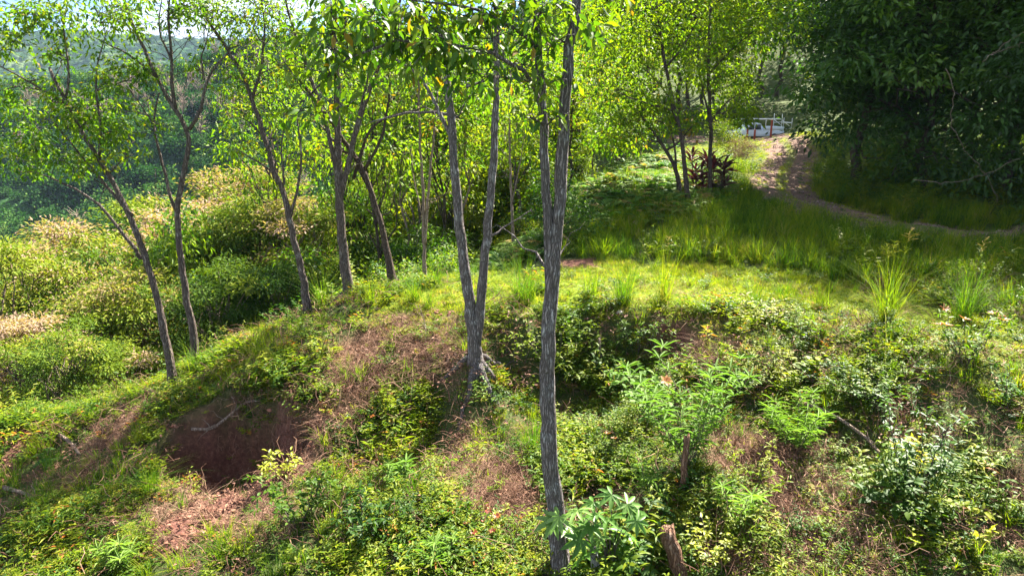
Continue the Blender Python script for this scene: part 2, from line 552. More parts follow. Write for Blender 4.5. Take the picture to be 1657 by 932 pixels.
M = {}
M['leaf_big'] = leaf_mat('broad_leaf', [(0, (.02, .065, .01)), (.4, (.055, .125, .012)), (.75, (.13, .19, .014)), (.97, (.19, .22, .016)), (1, (.24, .15, .02))], trans=(1.35, 1.4, .22), tfac=.46, rough=.45, spec=.3)
M['leaf_slim'] = leaf_mat('tree_leaf', [(0, (.03, .085, .008)), (.35, (.08, .16, .01)), (.7, (.155, .22, .012)), (.95, (.21, .23, .014)), (1, (.22, .13, .02))], trans=(1.15, 1.35, .32), tfac=.54, spec=.2, rough=.55)
M['leaf_far'] = leaf_mat('forest_leaf', [(0, (.02, .065, .008)), (.4, (.06, .13, .01)), (.75, (.15, .2, .012)), (1, (.22, .22, .016))], trans=(1.4, 1.5, .28), tfac=.56, spec=.15, rough=.6)
M['leaf_thicket'] = leaf_mat('thicket_leaf', [(0, (.015, .055, .008)), (.4, (.055, .125, .012)), (.75, (.14, .2, .012)), (1, (.21, .23, .018))], trans=(1.3, 1.45, .3), tfac=.44, spec=.2, rough=.55, randomize=.7)
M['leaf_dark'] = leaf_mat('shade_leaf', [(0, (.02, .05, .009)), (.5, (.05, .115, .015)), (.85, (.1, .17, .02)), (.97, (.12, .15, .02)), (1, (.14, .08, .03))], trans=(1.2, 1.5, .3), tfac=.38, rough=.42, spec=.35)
M['leaf_hill'] = leaf_mat('hill_leaf', [(0, (.008, .032, .008)), (.45, (.024, .07, .014)), (.8, (.06, .12, .02)), (1, (.13, .17, .035))], tfac=.2, rough=.8, spec=.05, randomize=.9)
M['leaf_umbrella'] = leaf_mat('feathery_leaf', [(0, (.025, .065, .01)), (.35, (.075, .13, .012)), (.7, (.16, .21, .016)), (.9, (.2, .21, .03)), (.97, (.24, .19, .08)), (1, (.3, .21, .15))], trans=(1.2, 1.25, .3), tfac=.32, rough=.7, spec=.1, randomize=.75)
M['leaf_weed'] = leaf_mat('weed_leaf', [(0, (.018, .055, .01)), (.35, (.055, .12, .012)), (.65, (.15, .2, .01)), (.88, (.23, .24, .02)), (.97, (.24, .23, .03)), (1, (.34, .12, .03))], trans=(1.25, 1.4, .35), tfac=.48, rough=.5, spec=.15, randomize=.5)
M['grass'] = leaf_mat('grass_blade', [(0, (.025, .075, .008)), (.35, (.08, .16, .012)), (.7, (.2, .25, .008)), (.93, (.27, .26, .03)), (1, (.36, .27, .12))], trans=(1.25, 1.35, .3), tfac=.52, rough=.6, spec=.06, randomize=.4)
M['fern'] = leaf_mat('fern_frond', [(0, (.02, .07, .014)), (.5, (.075, .16, .025)), (.85, (.16, .23, .03)), (1, (.26, .17, .06))], trans=(1.1, 1.4, .4), tfac=.45, rough=.6, spec=.15, randomize=.5)
M['dry'] = leaf_mat('dead_grass', [(0, (.085, .045, .03)), (.5, (.19, .105, .068)), (1, (.34, .22, .15))], trans=(.9, .85, .7), tfac=.15, rough=.8, spec=.1, randomize=.5)
M['litter'] = leaf_mat('fallen_leaf', [(0, (.06, .026, .018)), (.5, (.14, .06, .04)), (1, (.27, .15, .09))], trans=(.9, .8, .6), tfac=.12, rough=.7, spec=.2, randomize=.6)
M['bark'] = bark_mat('grey_bark', (.04, .03, .026), (.17, .135, .115), (.4, .38, .35), pale_at=.62)
M['bark_big'] = bark_mat('fissured_bark', (.045, .036, .034), (.2, .172, .165), (.42, .42, .42), scale=1.1, pale_at=.58)
M['bark_dark'] = bark_mat('dark_bark', (.03, .022, .018), (.12, .09, .07), (.28, .26, .22), pale_at=.7)
M['twig'] = bark_mat('dead_wood', (.12, .085, .06), (.3, .23, .18), (.45, .4, .34))

# ------------------------------------------------------------------ the ground
SOIL_POLYS = [HOLLOW, gpoly([(235, 880), (300, 815), (400, 795), (480, 715), (525, 685), (480, 780), (410, 830), (350, 860), (330, 890), (260, 905)]),
              gpoly([(0, 700), (70, 688), (75, 712), (30, 760), (0, 790)]), gpoly([(905, 422), (960, 418), (965, 432), (910, 434)]),
              gpoly([(1070, 520), (1110, 525), (1125, 565), (1075, 560)]), gpoly([(1610, 770), (1657, 760), (1657, 830), (1615, 825)]),
              gpoly([(1240, 224), (1268, 219), (1270, 226), (1240, 229)])]
DRY_POLYS = [gpoly([(560, 560), (640, 512), (725, 500), (765, 560), (742, 605), (650, 622), (560, 650), (480, 690), (455, 660)]),
             gpoly([(300, 770), (400, 790), (480, 710), (560, 640), (590, 670), (520, 760), (430, 850), (380, 870), (290, 850)]),
             gpoly([(1180, 690), (1340, 700), (1400, 800), (1380, 930), (1200, 930)]), gpoly([(215, 650), (265, 645), (200, 720), (150, 770), (120, 770)]),
             gpoly([(1060, 540), (1190, 570), (1160, 610), (1060, 580)]), gpoly([(760, 700), (860, 800), (860, 900), (770, 860)])]


def region(polys, X, Y, soft):
    w = np.zeros(np.shape(X))
    n = 0.7 * fbm(np.asarray(X) * 0.9, np.asarray(Y) * 0.9, 77, 4)
    for P in polys:
        w = np.maximum(w, sstep(-soft, soft, poly_sd(P, X, Y) + n * soft * 2))
    return w


_soil = region(SOIL_POLYS, GX, GY, .22)
_dry = region(DRY_POLYS, GX, GY, .5)
_lawn = region([LAWN], GX, GY, .6)
nyy, nxx = GX.shape
_i = (np.arange(nyy - 1)[:, None] * nxx + np.arange(nxx - 1)[None])
_F = np.stack([_i, _i + 1, _i + nxx + 1, _i + nxx], -1).reshape(-1, 4)
g_me = mesh_np('ground', np.stack([GX, GY, GZ], -1).reshape(-1, 3), _F, attrs={'soil': _soil.ravel(), 'dry': _dry.ravel(), 'lawn': _lawn.ravel()}, smooth=True)

m, N, Lk = new_mat('earth')
out = N.new('ShaderNodeOutputMaterial')
p = N.new('ShaderNodeBsdfPrincipled'); p.inputs['Roughness'].default_value = .95; p.inputs['Specular IOR Level'].default_value = .1
tcn = N.new('ShaderNodeTexCoord')


def nzn(scale, detail=6, rough=.6):
    n = N.new('ShaderNodeTexNoise'); n.inputs['Scale'].default_value = scale; n.inputs['Detail'].default_value = detail; n.inputs['Roughness'].default_value = rough
    Lk.new(tcn.outputs['Object'], n.inputs['Vector'])
    return n


def attrn(nm):
    a = N.new('ShaderNodeAttribute'); a.attribute_name = nm
    return a.outputs['Fac']


def mixn(fac, a, b):
    x = N.new('ShaderNodeMix'); x.data_type = 'RGBA'
    Lk.new(fac, x.inputs['Factor']); Lk.new(a, x.inputs['A']); Lk.new(b, x.inputs['B'])
    return x.outputs['Result']


n_f = nzn(9, 8, .7); n_m = nzn(1.6, 6); n_s = nzn(38, 5, .7)
r_moss = ramp(N, [(.3, (.03, .045, .014)), (.55, (.055, .075, .02)), (.75, (.1, .085, .04))]); Lk.new(n_f.outputs['Fac'], r_moss.inputs['Fac'])
r_soil = ramp(N, [(.25, (.06, .028, .024)), (.5, (.13, .058, .044)), (.75, (.25, .13, .09))]); Lk.new(n_f.outputs['Fac'], r_soil.inputs['Fac'])
r_dry = ramp(N, [(.25, (.08, .04, .026)), (.5, (.18, .1, .065)), (.75, (.28, .19, .13))]); Lk.new(n_s.outputs['Fac'], r_dry.inputs['Fac'])
r_lawn = ramp(N, [(.3, (.06, .1, .014)), (.6, (.14, .18, .01)), (.8, (.18, .17, .03))]); Lk.new(n_f.outputs['Fac'], r_lawn.inputs['Fac'])
c = mixn(attrn('lawn'), r_moss.outputs['Color'], r_lawn.outputs['Color'])
c = mixn(attrn('dry'), c, r_dry.outputs['Color'])
c = mixn(attrn('soil'), c, r_soil.outputs['Color'])
Lk.new(c, p.inputs['Base Color'])
b = N.new('ShaderNodeBump'); b.inputs['Strength'].default_value = .9; b.inputs['Distance'].default_value = .08
Lk.new(n_f.outputs['Fac'], b.inputs['Height'])
b2 = N.new('ShaderNodeBump'); b2.inputs['Strength'].default_value = .6; b2.inputs['Distance'].default_value = .02
Lk.new(n_s.outputs['Fac'], b2.inputs['Height']); Lk.new(b.outputs[0], b2.inputs['Normal'])
Lk.new(b2.outputs[0], p.inputs['Normal'])
Lk.new(p.outputs[0], out.inputs['Surface'])
M['earth'] = m
tag(obj('ground', g_me, M['earth']), 'hummocky green and red-brown earth of the clearing and its banks', None, None, 'structure')

# ------------------------------------------------------------------ dirt track: two stony wheel ruts, grass between
_t = np.gradient(ROADC, axis=0); _t /= np.linalg.norm(_t, axis=1)[:, None]
_nrm = np.stack([-_t[:, 1], _t[:, 0]], 1)
_off = np.linspace(-2.2, 2.2, 29)
RX = ROADC[:, None, 0] + _nrm[:, None, 0] * _off; RY = ROADC[:, None, 1] + _nrm[:, None, 1] * _off
_edge = 1 - np.abs(_off) / 2.2
RZ = zat(RX, RY) + 0.06 * np.minimum(1, _edge * 6)[None] - 0.035 + 0.03 * fbm(RX * 2.5, RY * 2.5, 3, 3) * np.minimum(1, _edge * 4)[None]
rut = np.maximum(np.exp(-((_off - 1.0) / .6) ** 2), np.exp(-((_off + 1.0) / .6) ** 2))
RZ = RZ - 0.02 * rut[None]
_i = (np.arange(len(ROADC) - 1)[:, None] * 29 + np.arange(28)[None])
_F = np.stack([_i, _i + 1, _i + 30, _i + 29], -1).reshape(-1, 4)
r_me = mesh_np('dirt_track', np.stack([RX, RY, RZ], -1).reshape(-1, 3), _F, attrs={'rut': np.broadcast_to(rut, RX.shape).ravel()}, smooth=True)
m, N, Lk = new_mat('track')
out = N.new('ShaderNodeOutputMaterial')
p = N.new('ShaderNodeBsdfPrincipled'); p.inputs['Roughness'].default_value = .95; p.inputs['Specular IOR Level'].default_value = .1
tcn = N.new('ShaderNodeTexCoord')
n_f = nzn(5, 8, .75); n_s = nzn(26, 5, .7)
r_st = ramp(N, [(.3, (.07, .04, .028)), (.5, (.16, .1, .075)), (.7, (.27, .185, .15))]); Lk.new(n_s.outputs['Fac'], r_st.inputs['Fac'])
r_gr = ramp(N, [(.3, (.06, .09, .02)), (.6, (.12, .14, .03)), (.8, (.2, .14, .08))]); Lk.new(n_f.outputs['Fac'], r_gr.inputs['Fac'])
ad = N.new('ShaderNodeMath'); ad.operation = 'MULTIPLY_ADD'; ad.inputs[1].default_value = 1.1
Lk.new(attrn('rut'), ad.inputs[0]); Lk.new(n_f.outputs['Fac'], ad.inputs[2])
r_m = ramp(N, [(.55, 0.0), (.95, 1.0)]); Lk.new(ad.outputs[0], r_m.inputs['Fac'])
c = mixn(r_m.outputs['Color'], r_gr.outputs['Color'], r_st.outputs['Color'])
Lk.new(c, p.inputs['Base Color'])
b = N.new('ShaderNodeBump'); b.inputs['Strength'].default_value = .9; b.inputs['Distance'].default_value = .06
Lk.new(n_s.outputs['Fac'], b.inputs['Height']); Lk.new(b.outputs[0], p.inputs['Normal'])
Lk.new(p.outputs[0], out.inputs['Surface'])
M['track'] = m
tag(obj('dirt_track', r_me, M['track']), 'rutted stony dirt track bending away beside the dark trees', None, None, 'structure')


# ------------------------------------------------------------------ far hills
def hill(name, x0, x1, nx, y0, y1, ny, zf, mat, label):
    X, Y = np.meshgrid(np.linspace(x0, x1, nx), np.linspace(y0, y1, ny))
    Z = zf(X, Y)
    i = (np.arange(ny - 1)[:, None] * nx + np.arange(nx - 1)[None])
    F = np.stack([i, i + 1, i + nx + 1, i + nx], -1).reshape(-1, 4)
    o = obj(name, mesh_np(name, np.stack([X, Y, Z], -1).reshape(-1, 3), F, smooth=True), mat)
    return tag(o, label, None, None, 'structure')


def mid_hill_z(X, Y):
    s = X / 420.0                          # rises to the right and backwards
    crest = 38 + 46 * sstep(-1.1, 0.2, s) + 22 * fbm(X / 160, Y * 0 + 3.3, 4, 4)
    up = sstep(190, 560, Y + 0.12 * X + 30 * fbm(X / 120, Y / 120, 9, 3))
    return -82 + (crest + 52) * up - 40 * sstep(560, 800, Y) + 9 * fbm(X / 60, Y / 60, 14, 4)


def far_hill_z(X, Y):
    crest = 190 + 60 * fbm(X / 900 + 2, Y * 0 + 1, 41, 5) + 40 * sstep(-600, -1700, X)
    up = sstep(1300, 3000, Y + 500 * fbm(X / 700, Y / 900, 44, 4))
    return -110 + (crest + 110) * up - 200 * sstep(3000, 4200, Y) + 40 * fbm(X / 300, Y / 300, 47, 5)


m, N, Lk = new_mat('far_forest')
out = N.new('ShaderNodeOutputMaterial')
p = N.new('ShaderNodeBsdfPrincipled'); p.inputs['Roughness'].default_value = 1; p.inputs['Specular IOR Level'].default_value = 0
tcn = N.new('ShaderNodeTexCoord')
n_f = nzn(.06, 8, .75); n_s = nzn(.004, 6, .6)
v = N.new('ShaderNodeTexVoronoi'); v.inputs['Scale'].default_value = .07; Lk.new(tcn.outputs['Object'], v.inputs['Vector'])
r_a = ramp(N, [(.3, (.01, .03, .012)), (.6, (.03, .07, .022)), (.8, (.06, .1, .03))]); Lk.new(n_f.outputs['Fac'], r_a.inputs['Fac'])
r_b = ramp(N, [(.3, (.045, .08, .03)), (.7, (.1, .13, .045))]); Lk.new(n_f.outputs['Fac'], r_b.inputs['Fac'])
r_m = ramp(N, [(.5, 0.0), (.6, 1.0)]); Lk.new(n_s.outputs['Fac'], r_m.inputs['Fac'])
Lk.new(mixn(r_m.outputs['Color'], r_a.outputs['Color'], r_b.outputs['Color']), p.inputs['Base Color'])
b = N.new('ShaderNodeBump'); b.inputs['Strength'].default_value = 1; b.inputs['Distance'].default_value = 9; b.invert = True
Lk.new(v.outputs['Distance'], b.inputs['Height']); Lk.new(b.outputs[0], p.inputs['Normal'])
Lk.new(p.outputs[0], out.inputs['Surface'])
M['far_forest'] = m
hill('hillside', -900, 600, 200, 150, 850, 110, mid_hill_z, M['far_forest'], 'forested hillside across the valley behind the trees')
hill('mountains', -3600, 2600, 260, 1150, 4300, 150, far_hill_z, M['far_forest'], 'blue hazy mountain ridge under the sky')


# ------------------------------------------------------------------ trees
def limb(a, b, rng, n=6, sag=0.12, wob=0.05):
    a = np.asarray(a, float); b = np.asarray(b, float)
    L = np.linalg.norm(b - a)
    s = np.linspace(0, 1, n)[:, None]
    P = a + (b - a) * s
    P[:, 2] += (np.sin(s[:, 0] * math.pi)) * L * sag
    P[1:-1] += rng.standard_normal((n - 2, 3)) * L * wob
    return P


def leaf_cluster(rng, mb, C, R, n, length, width, tpl, droop=.35, tint0=.5, tvar=.28, up=.8, flat=.75):
    """n leaves in sprays round the points C (k,3) with spread R"""
    k = len(C)
    idx = rng.integers(0, k, n)
    off = rng.standard_normal((n, 3)) * np.array([1, 1, flat]) * R * .5
    P = C[idx] + off
    D = off / (np.linalg.norm(off, axis=1)[:, None] + 1e-6) + rdir(rng, n) * .55
    D[:, 2] -= droop + rng.random(n) * droop
    Nn = rdir(rng, n) * .7 + np.array([0, 0, up])
    ct = rng.normal(0, .13, k)[idx]
    t = np.clip(tint0 + ct + rng.normal(0, tvar * .6, n), 0.02, .96)
    t[rng.random(n) < .012] = 1.0
    L = length * rng.uniform(.6, 1.2, n)
    mb.add(*put_leaves(tpl, P, D, Nn, L, L * width, t))


def resample(P, n):
    P = np.asarray(P, float)
    s = np.concatenate([[0], np.cumsum(np.linalg.norm(np.diff(P, axis=0), axis=1))])
    q = np.linspace(0, s[-1], n)
    lin = np.stack([np.interp(q, s, P[:, k]) for k in range(3)], 1)
    for _ in range(2):
        lin[1:-1] = (lin[:-2] + 2 * lin[1:-1] + lin[2:]) / 4
    return lin


def hero_tree(name, label, base_px, stems, blobs, leaf=(.16, .36), mat='leaf_slim', bark='bark', tpl=LEAF_L, seed=1, dens=1.0, tint=.5, group=None, bare=10, category='tree', droop=.35, tmax=30):
    """stems: [(points (u, v, dy) , width px at start, at end)], blobs of foliage (u, v, dy, radius px)"""
    rng = np.random.default_rng(seed)
    base = on_ground(*base_px, tmax)
    Y0 = base[1]
    pxm = Y0 / ray(*base_px)[1] / FPX
    root = empty(name, tuple(base), label, category, group)
    o = base
    tm, cm = MB(), MB()
    lm = tm
    SK, SR = [], []
    for si, (pts, w0, w1) in enumerate(stems):
        P = np.array([at_y(q[0], q[1], Y0 + (q[2] if len(q) > 2 else 0)) for q in pts])
        n = max(8, int(np.linalg.norm(np.diff(P, axis=0), axis=1).sum() / .28))
        if si == 0 and True:
            P[0] = base - np.array([0, 0, .25])
        P = resample(P, n)
        P[1:-1] += rng.standard_normal((n - 2, 3)) * .012
        f = np.linspace(0, 1, n)
        R = (w0 * (1 - f) + w1 * f) * .335 * pxm
        if si == 0:
            R = R * (1 + .9 * np.exp(-np.arange(n) / 1.3))
        big = w0 * pxm > .12
        tm.add(*tube(P - o, R, 14 if big else 7, .06, rng))
        SK.append(P); SR.append(R)
    for k in range(6):                     # surface roots
        a = k * 1.05 + rng.normal(0, .2); r0 = SR[0][1]; Lr = r0 * rng.uniform(3.5, 6)
        f = np.linspace(0, 1, 6)[:, None]
        Q = base + np.array([math.cos(a), math.sin(a), 0]) * (r0 * .5 + f * Lr)
        Q[:, :2] += rng.normal(0, .02, (6, 2))
        Q[:, 2] = zat(Q[:, 0], Q[:, 1]) + (r0 * 1.2) * (1 - f[:, 0]) ** 2 - .03
        tm.add(*tube(Q - o, np.linspace(r0 * .42, r0 * .12, 6), 7, .06, rng))
    SKP = np.vstack(SK); SKR = np.concatenate(SR)
    # bare twigs off the upper stems
    for _ in range(bare):
        i = rng.integers(len(SKP) // 3, len(SKP))
        d = rdir(rng, 1)[0]; d[2] = abs(d[2]) + .3
        q = SKP[i] + d * rng.uniform(.5, 1.5)
        P = limb(SKP[i], q, rng, 6, .02, .05)
        lm.add(*tube(P - o, np.linspace(max(.008, SKR[i] * .35), .004, 6), 5))
        for _k in range(3):
            j = rng.integers(2, 6); e = P[j] + rdir(rng, 1)[0] * .4 + np.array([0, 0, .15])
            lm.add(*tube(limb(P[j], e, rng, 4, .02, .06) - o, np.linspace(.007, .003, 4), 4))
    for bl in blobs:
        u, v, dy, rp = bl[:4]
        c = at_y(u, v, Y0 + dy); R = rp * pxm * (1 + dy / Y0)
        d = np.linalg.norm(SKP - c, axis=1) + 1.6 * np.maximum(0, SKP[:, 2] - c[2] + .1) + .4 * (SKP[:, 2] < base[2] + 1.5)
        i = int(np.argmin(d))
        Lb = np.linalg.norm(SKP[i] - c)
        n = max(5, int(Lb / .3))
        P = limb(SKP[i], c, rng, n, .06, .025)
        r0 = min(SKR[i] * .55, .012 + .012 * Lb)
        lm.add(*tube(P - o, np.linspace(r0, .009, n), 6))
        k = max(5, int(9 * (R / .7) ** 1.3))
        S = c + rng.standard_normal((k, 3)) * np.array([.55, .65, .42]) * R
        for s_ in S:
            a = P[rng.integers(max(1, n // 2), n)]
            lm.add(*tube(limb(a, s_, rng, 4, .05, .05) - o, np.linspace(.009, .003, 4), 4))
        nl = int(dens * 260 * (R / .6) ** 2 * (.16 / leaf[0]) ** 1.4)
        leaf_cluster(rng, cm, S - o, R * .5, nl, leaf[0], leaf[1], tpl, tint0=tint + rng.normal(0, .06), droop=droop)
    obj('trunk', tm.mesh('trunk', True), M[bark], root)
    if cm.n:
        obj('crown', cm.mesh('crown'), M[mat], root)
    return root


def bushy(seed, h, r, nclump, nleaf, leaf, mat, bark='bark_dark', low=.25, flat=.55, tint=.45, lobes=5, tpl=LEAF_S, droop=.3, crown_top=None, trunk_r=None, up=.9, pinktop=0.0, shell=.55, cl=.17, nlimb=34):
    """meshes of a generic tree with its foot at the origin: trunk with limbs, crown of leaf sprays"""
    rng = np.random.default_rng(seed)
    lob = []
    for i in range(lobes):
        a = i * 2.4 + rng.uniform(-.4, .4)
        rr = r * rng.uniform(.25, .55) if i else 0
        z = h * (low + (1 - low) * rng.uniform(.3, .75)) if i else h * (low + (1 - low) * .6)
        lob.append((np.array([math.cos(a) * rr, math.sin(a) * rr, z]), np.array([r * rng.uniform(.5, .75)] * 2 + [h * (1 - low) * rng.uniform(.28, .42)])))
    C = []
    for i in range(nclump):
        c0, e = lob[rng.integers(len(lob))]
        d = rdir(rng, 1)[0]
        q = c0 + d * e * (shell + (1 - shell) * rng.random() ** .5)
        q[2] = np.clip(q[2], h * low * .8, h * 1.02)
        C.append(q)
    C = np.array(C)
    tm, cm = MB(), MB()
    tr = trunk_r or h * .014
    top = np.array([rng.normal(0, .3), rng.normal(0, .3), h * .8])
    P = limb((0, 0, -.6), top, rng, 12, 0, .012)
    tm.add(*tube(P, np.linspace(tr, tr * .25, 12), 9, .05, rng))
    for c in C[::max(1, nclump // nlimb)]:
        i = int(np.clip(np.argmin(np.abs(P[:, 2] - c[2] * .7)), 2, 11))
        tm.add(*tube(limb(P[i], c, rng, 6, .04, .04), np.linspace(tr * .32, .012, 6), 5))
    # leaves
    idx = rng.integers(0, nclump, nleaf)
    cr_ = r * cl
    off = rng.standard_normal((nleaf, 3)) * np.array([1, 1, flat]) * cr_
    Pl = C[idx] + off
    D = off / (np.linalg.norm(off, axis=1)[:, None] + 1e-6) * .8 + rdir(rng, nleaf) * .6
    D[:, 2] -= droop
    Nn = rdir(rng, nleaf) * .6 + np.array([0, 0, up])
    ct = rng.normal(0, .18, nclump)[idx]
    t = np.clip(tint + ct + rng.normal(0, .12, nleaf), .02, .95)
    if pinktop:
        k = (off[:, 2] > cr_ * flat * .35) & (C[idx, 2] > h * .6) & (rng.random(nleaf) < pinktop)
        t[k] = rng.uniform(.85, 1.0, k.sum())
    L = leaf[0] * rng.uniform(.6, 1.25, nleaf)
    cm.add(*put_leaves(tpl, Pl, D, Nn, L, L * leaf[1], t))
    return tm.mesh('trunk', True), cm.mesh('crown'), M[bark], M[mat]


def plant_tree(kit, name, x, y, s, rot, label, group, category='tree', dz=0.0, sz=1.0):
    root = empty(name, (x, y, float(zat(x, y)) + dz), label, category, group)
    root.rotation_euler = (0, 0, rot)
    root.scale = (s, s, s * sz)
    obj('trunk', kit[0], kit[2], root)
    obj('crown', kit[1], kit[3], root)
    return root


# --- the slender trees round the clearing
G1 = 'slender trees round the clearing'
hero_tree('tree', 'big forked grey trunk in front of the clearing, reaching the bottom edge', (912, 945),
          [([(912, 945), (903, 860), (893, 760), (886, 680), (885, 600), (888, 520), (894, 440), (900, 380), (908, 310), (910, 200), (918, 100), (933, 0), (945, -110), (940, -230)], 44, 14),
           ([(891, 470), (885, 400), (885, 310), (880, 200), (871, 100), (864, 0), (850, -120)], 23, 11),
           ([(877, 190), (866, 120, -.4), (800, 85, -1.0), (720, 70, -1.3), (640, 60, -1.5), (560, 90, -1.6), (505, 150, -1.7)], 9, 3),
           ([(868, 75), (810, 30, -.6), (740, 5, -1), (660, 0, -1.2)], 9, 3)],
          [(560, 30, -1.5, 60), (525, 75, -1.6, 55), (600, 55, -1.4, 60), (655, 20, -1.2, 65), (705, 45, -1.1, 60), (755, 25, -.9, 65), (800, 60, -.7, 60), (842, 100, -.5, 52),
           (868, 140, -.4, 42), (858, 190, -.5, 30), (780, 125, -.6, 45), (725, 75, -1, 55), (800, 15, -.4, 60), (508, 168, -1.7, 36), (545, 122, -1.6, 42), (485, 180, -1.7, 24), (560, 175, -1.6, 28),
           (905, 65, -.3, 45), (906, 185, -.3, 18), (650, 75, -1.3, 50), (690, 100, -1.1, 36), (880, 20, -.3, 55), (600, 0, -1.4, 60), (520, 20, -1.5, 45), (930, 40, .3, 30),
           (700, -40, -.5, 70), (850, -60, .3, 70), (960, -90, .5, 70), (600, -60, -.9, 70)],
          leaf=(.18, .42), mat='leaf_big', bark='bark_big', tpl=LEAF_G, seed=11, dens=.5, tint=.42, group=G1, bare=6, droop=.5)
hero_tree('tree', 'twin-stemmed grey tree on the edge of the bank beside the dry patch', (771, 594),
          [([(770, 594), (766, 540), (757, 470), (748, 400), (738, 320), (730, 200), (720, 90), (705, -20), (700, -130)], 30, 9),
           ([(771, 560), (781, 450), (790, 370), (795, 300), (801, 200), (806, 90), (800, -40), (805, -140)], 24, 8),
           ([(736, 240), (715, 190), (690, 130), (640, 92), (600, 80)], 10, 4), ([(733, 150), (790, 130), (840, 110)], 8, 3), ([(742, 190, .3), (690, 175, .5), (630, 190, .8), (600, 198, .9)], 8, 3)],
          [(700, 110, .5, 40), (655, 115, .5, 40), (765, 150, .6, 36), (805, 165, .4, 36), (740, 55, .6, 50), (840, 70, .8, 45), (690, 30, .8, 55), (620, 70, .4, 45), (800, -40, 0, 60), (700, -60, 0, 60), (600, 20, .5, 50)],
          seed=12, group=G1, dens=.5, leaf=(.17, .36), bark='bark_big', tint=.55)
hero_tree('tree', 'leaning dark trunk on the left slope with a leafy crown over the valley', (281, 628),
          [([(281, 628), (270, 560), (258, 500), (240, 430), (217, 365), (190, 310), (165, 265), (140, 225), (110, 170), (80, 110)], 20, 6),
           ([(228, 420), (190, 365), (150, 318), (110, 300), (60, 280)], 9, 3), ([(215, 350), (170, 300), (130, 250), (90, 200)], 8, 3), ([(160, 262), (165, 200), (150, 130), (170, 60)], 7, 2),
           ([(110, 170), (60, 140), (10, 110), (-40, 90)], 6, 2), ([(105, 165), (115, 110), (100, 50), (110, 0)], 6, 2)],
          [(30, 60, 0, 42), (95, 15, 0, 45), (60, 20, .5, 45), (15, 20, 0, 50), (60, 130, .3, 30), (15, 75, .4, 34), (110, 205, 0, 44), (150, 190, .3, 44), (60, 235, -.3, 48), (20, 250, -.2, 40), (100, 255, .2, 38), (165, 235, 0, 38), (190, 215, .3, 34),
           (200, 110, .4, 36), (180, 130, .2, 34), (125, 170, .2, 40), (40, 190, .4, 24), (85, 165, 0, 30), (215, 250, .1, 24), (150, 260, -.2, 30), (160, 20, .3, 50), (-20, 150, 0, 40), (220, 130, .3, 24), (30, 280, -.2, 26), (90, 85, .1, 22)],
          seed=13, group=G1, dens=.8, tint=.5, leaf=(.15, .4))
hero_tree('tree', 'bare-limbed tree forking into a wide Y against the pale valley', (319, 592),
          [([(319, 592), (311, 530), (300, 470), (290, 400), (285, 335), (297, 280), (309, 240), (305, 207), (285, 180), (268, 155), (250, 120), (230, 70), (205, 20), (190, -40)], 18, 5),
           ([(306, 210), (325, 190), (332, 160), (330, 130), (345, 105), (372, 84)], 9, 3), ([(330, 130), (325, 100), (335, 60)], 5, 2), ([(284, 178), (278, 140), (278, 90), (270, 30), (280, -40)], 8, 3),
           ([(284, 340), (268, 290), (255, 230), (245, 195), (258, 150)], 8, 3), ([(252, 125), (215, 90), (180, 75), (150, 60)], 6, 2), ([(278, 100), (255, 50), (262, 0)], 5, 2), ([(247, 198), (225, 165), (205, 140)], 4, 2)],
          [(300, 10, 0, 36), (345, 22, .2, 34), (270, 15, 0, 34), (225, 15, .2, 45), (180, 10, .3, 45), (250, 105, .3, 20), (315, 110, .2, 18), (235, 120, .3, 28), (220, 180, .2, 26), (255, 200, 0, 18), (310, -30, 0, 50), (230, 40, .1, 30), (330, 60, .2, 14)],
          seed=14, group=G1, dens=.7, tint=.6, bare=26, leaf=(.14, .38))
hero_tree('tree', 'thin straight tree behind the grassy edge with sparse yellow-green leaves', (500, 497),
          [([(500, 497), (488, 440), (474, 380), (462, 320), (445, 280), (425, 215), (405, 150), (380, 95), (350, 55), (320, 10), (310, -50)], 18, 5), ([(470, 350), (485, 300), (490, 250), (480, 190)], 7, 3),
           ([(448, 285), (415, 260), (380, 240)], 6, 2), ([(408, 160), (425, 100), (430, 40), (420, -30)], 7, 3), ([(430, 230), (410, 200), (385, 190)], 5, 2), ([(460, 300), (455, 240), (460, 180)], 6, 2)],
          [(400, 75, .4, 44), (370, 125, .2, 42), (425, 150, .5, 40), (445, 225, .3, 34), (392, 225, .3, 26), (430, 20, .3, 45), (375, 35, .2, 40), (462, 105, .6, 36), (400, 180, .5, 32), (480, 185, .5, 28), (350, 160, .5, 26), (470, 250, .4, 26), (440, 60, .3, 40), (330, 20, 0, 40), (385, -20, .3, 60)],
          seed=15, group=G1, dens=.6, tint=.62, leaf=(.14, .36))
hero_tree('tree', 'mottled trunk splitting into a fan of stems, beside the clearing edge', (565, 472),
          [([(565, 472), (556, 410), (550, 340), (547, 290), (546, 215), (545, 140), (540, 60), (545, -20), (550, -100)], 25, 7),
           ([(551, 320), (565, 260), (580, 200), (600, 140), (632, 60), (650, -10)], 14, 5), ([(549, 300), (535, 230), (515, 160), (490, 90), (465, 20), (455, -40)], 12, 4),
           ([(556, 300), (572, 220), (590, 150), (605, 80)], 9, 3), ([(548, 240), (520, 200), (490, 190)], 6, 2), ([(475, 50), (430, 20), (400, 0)], 6, 2)],
          [(470, 50, .5, 48), (500, 130, .5, 40), (530, 10, .5, 50), (600, 85, .6, 44), (560, 120, .6, 32), (625, 130, .5, 36), (480, 100, .6, 38), (640, 40, .6, 50), (575, 40, .7, 45), (450, 10, .5, 50), (490, 195, .4, 22), (560, -40, .5, 70), (430, 0, .5, 40)],
          seed=16, group=G1, dens=.5, tint=.62, leaf=(.15, .36), bark='bark')
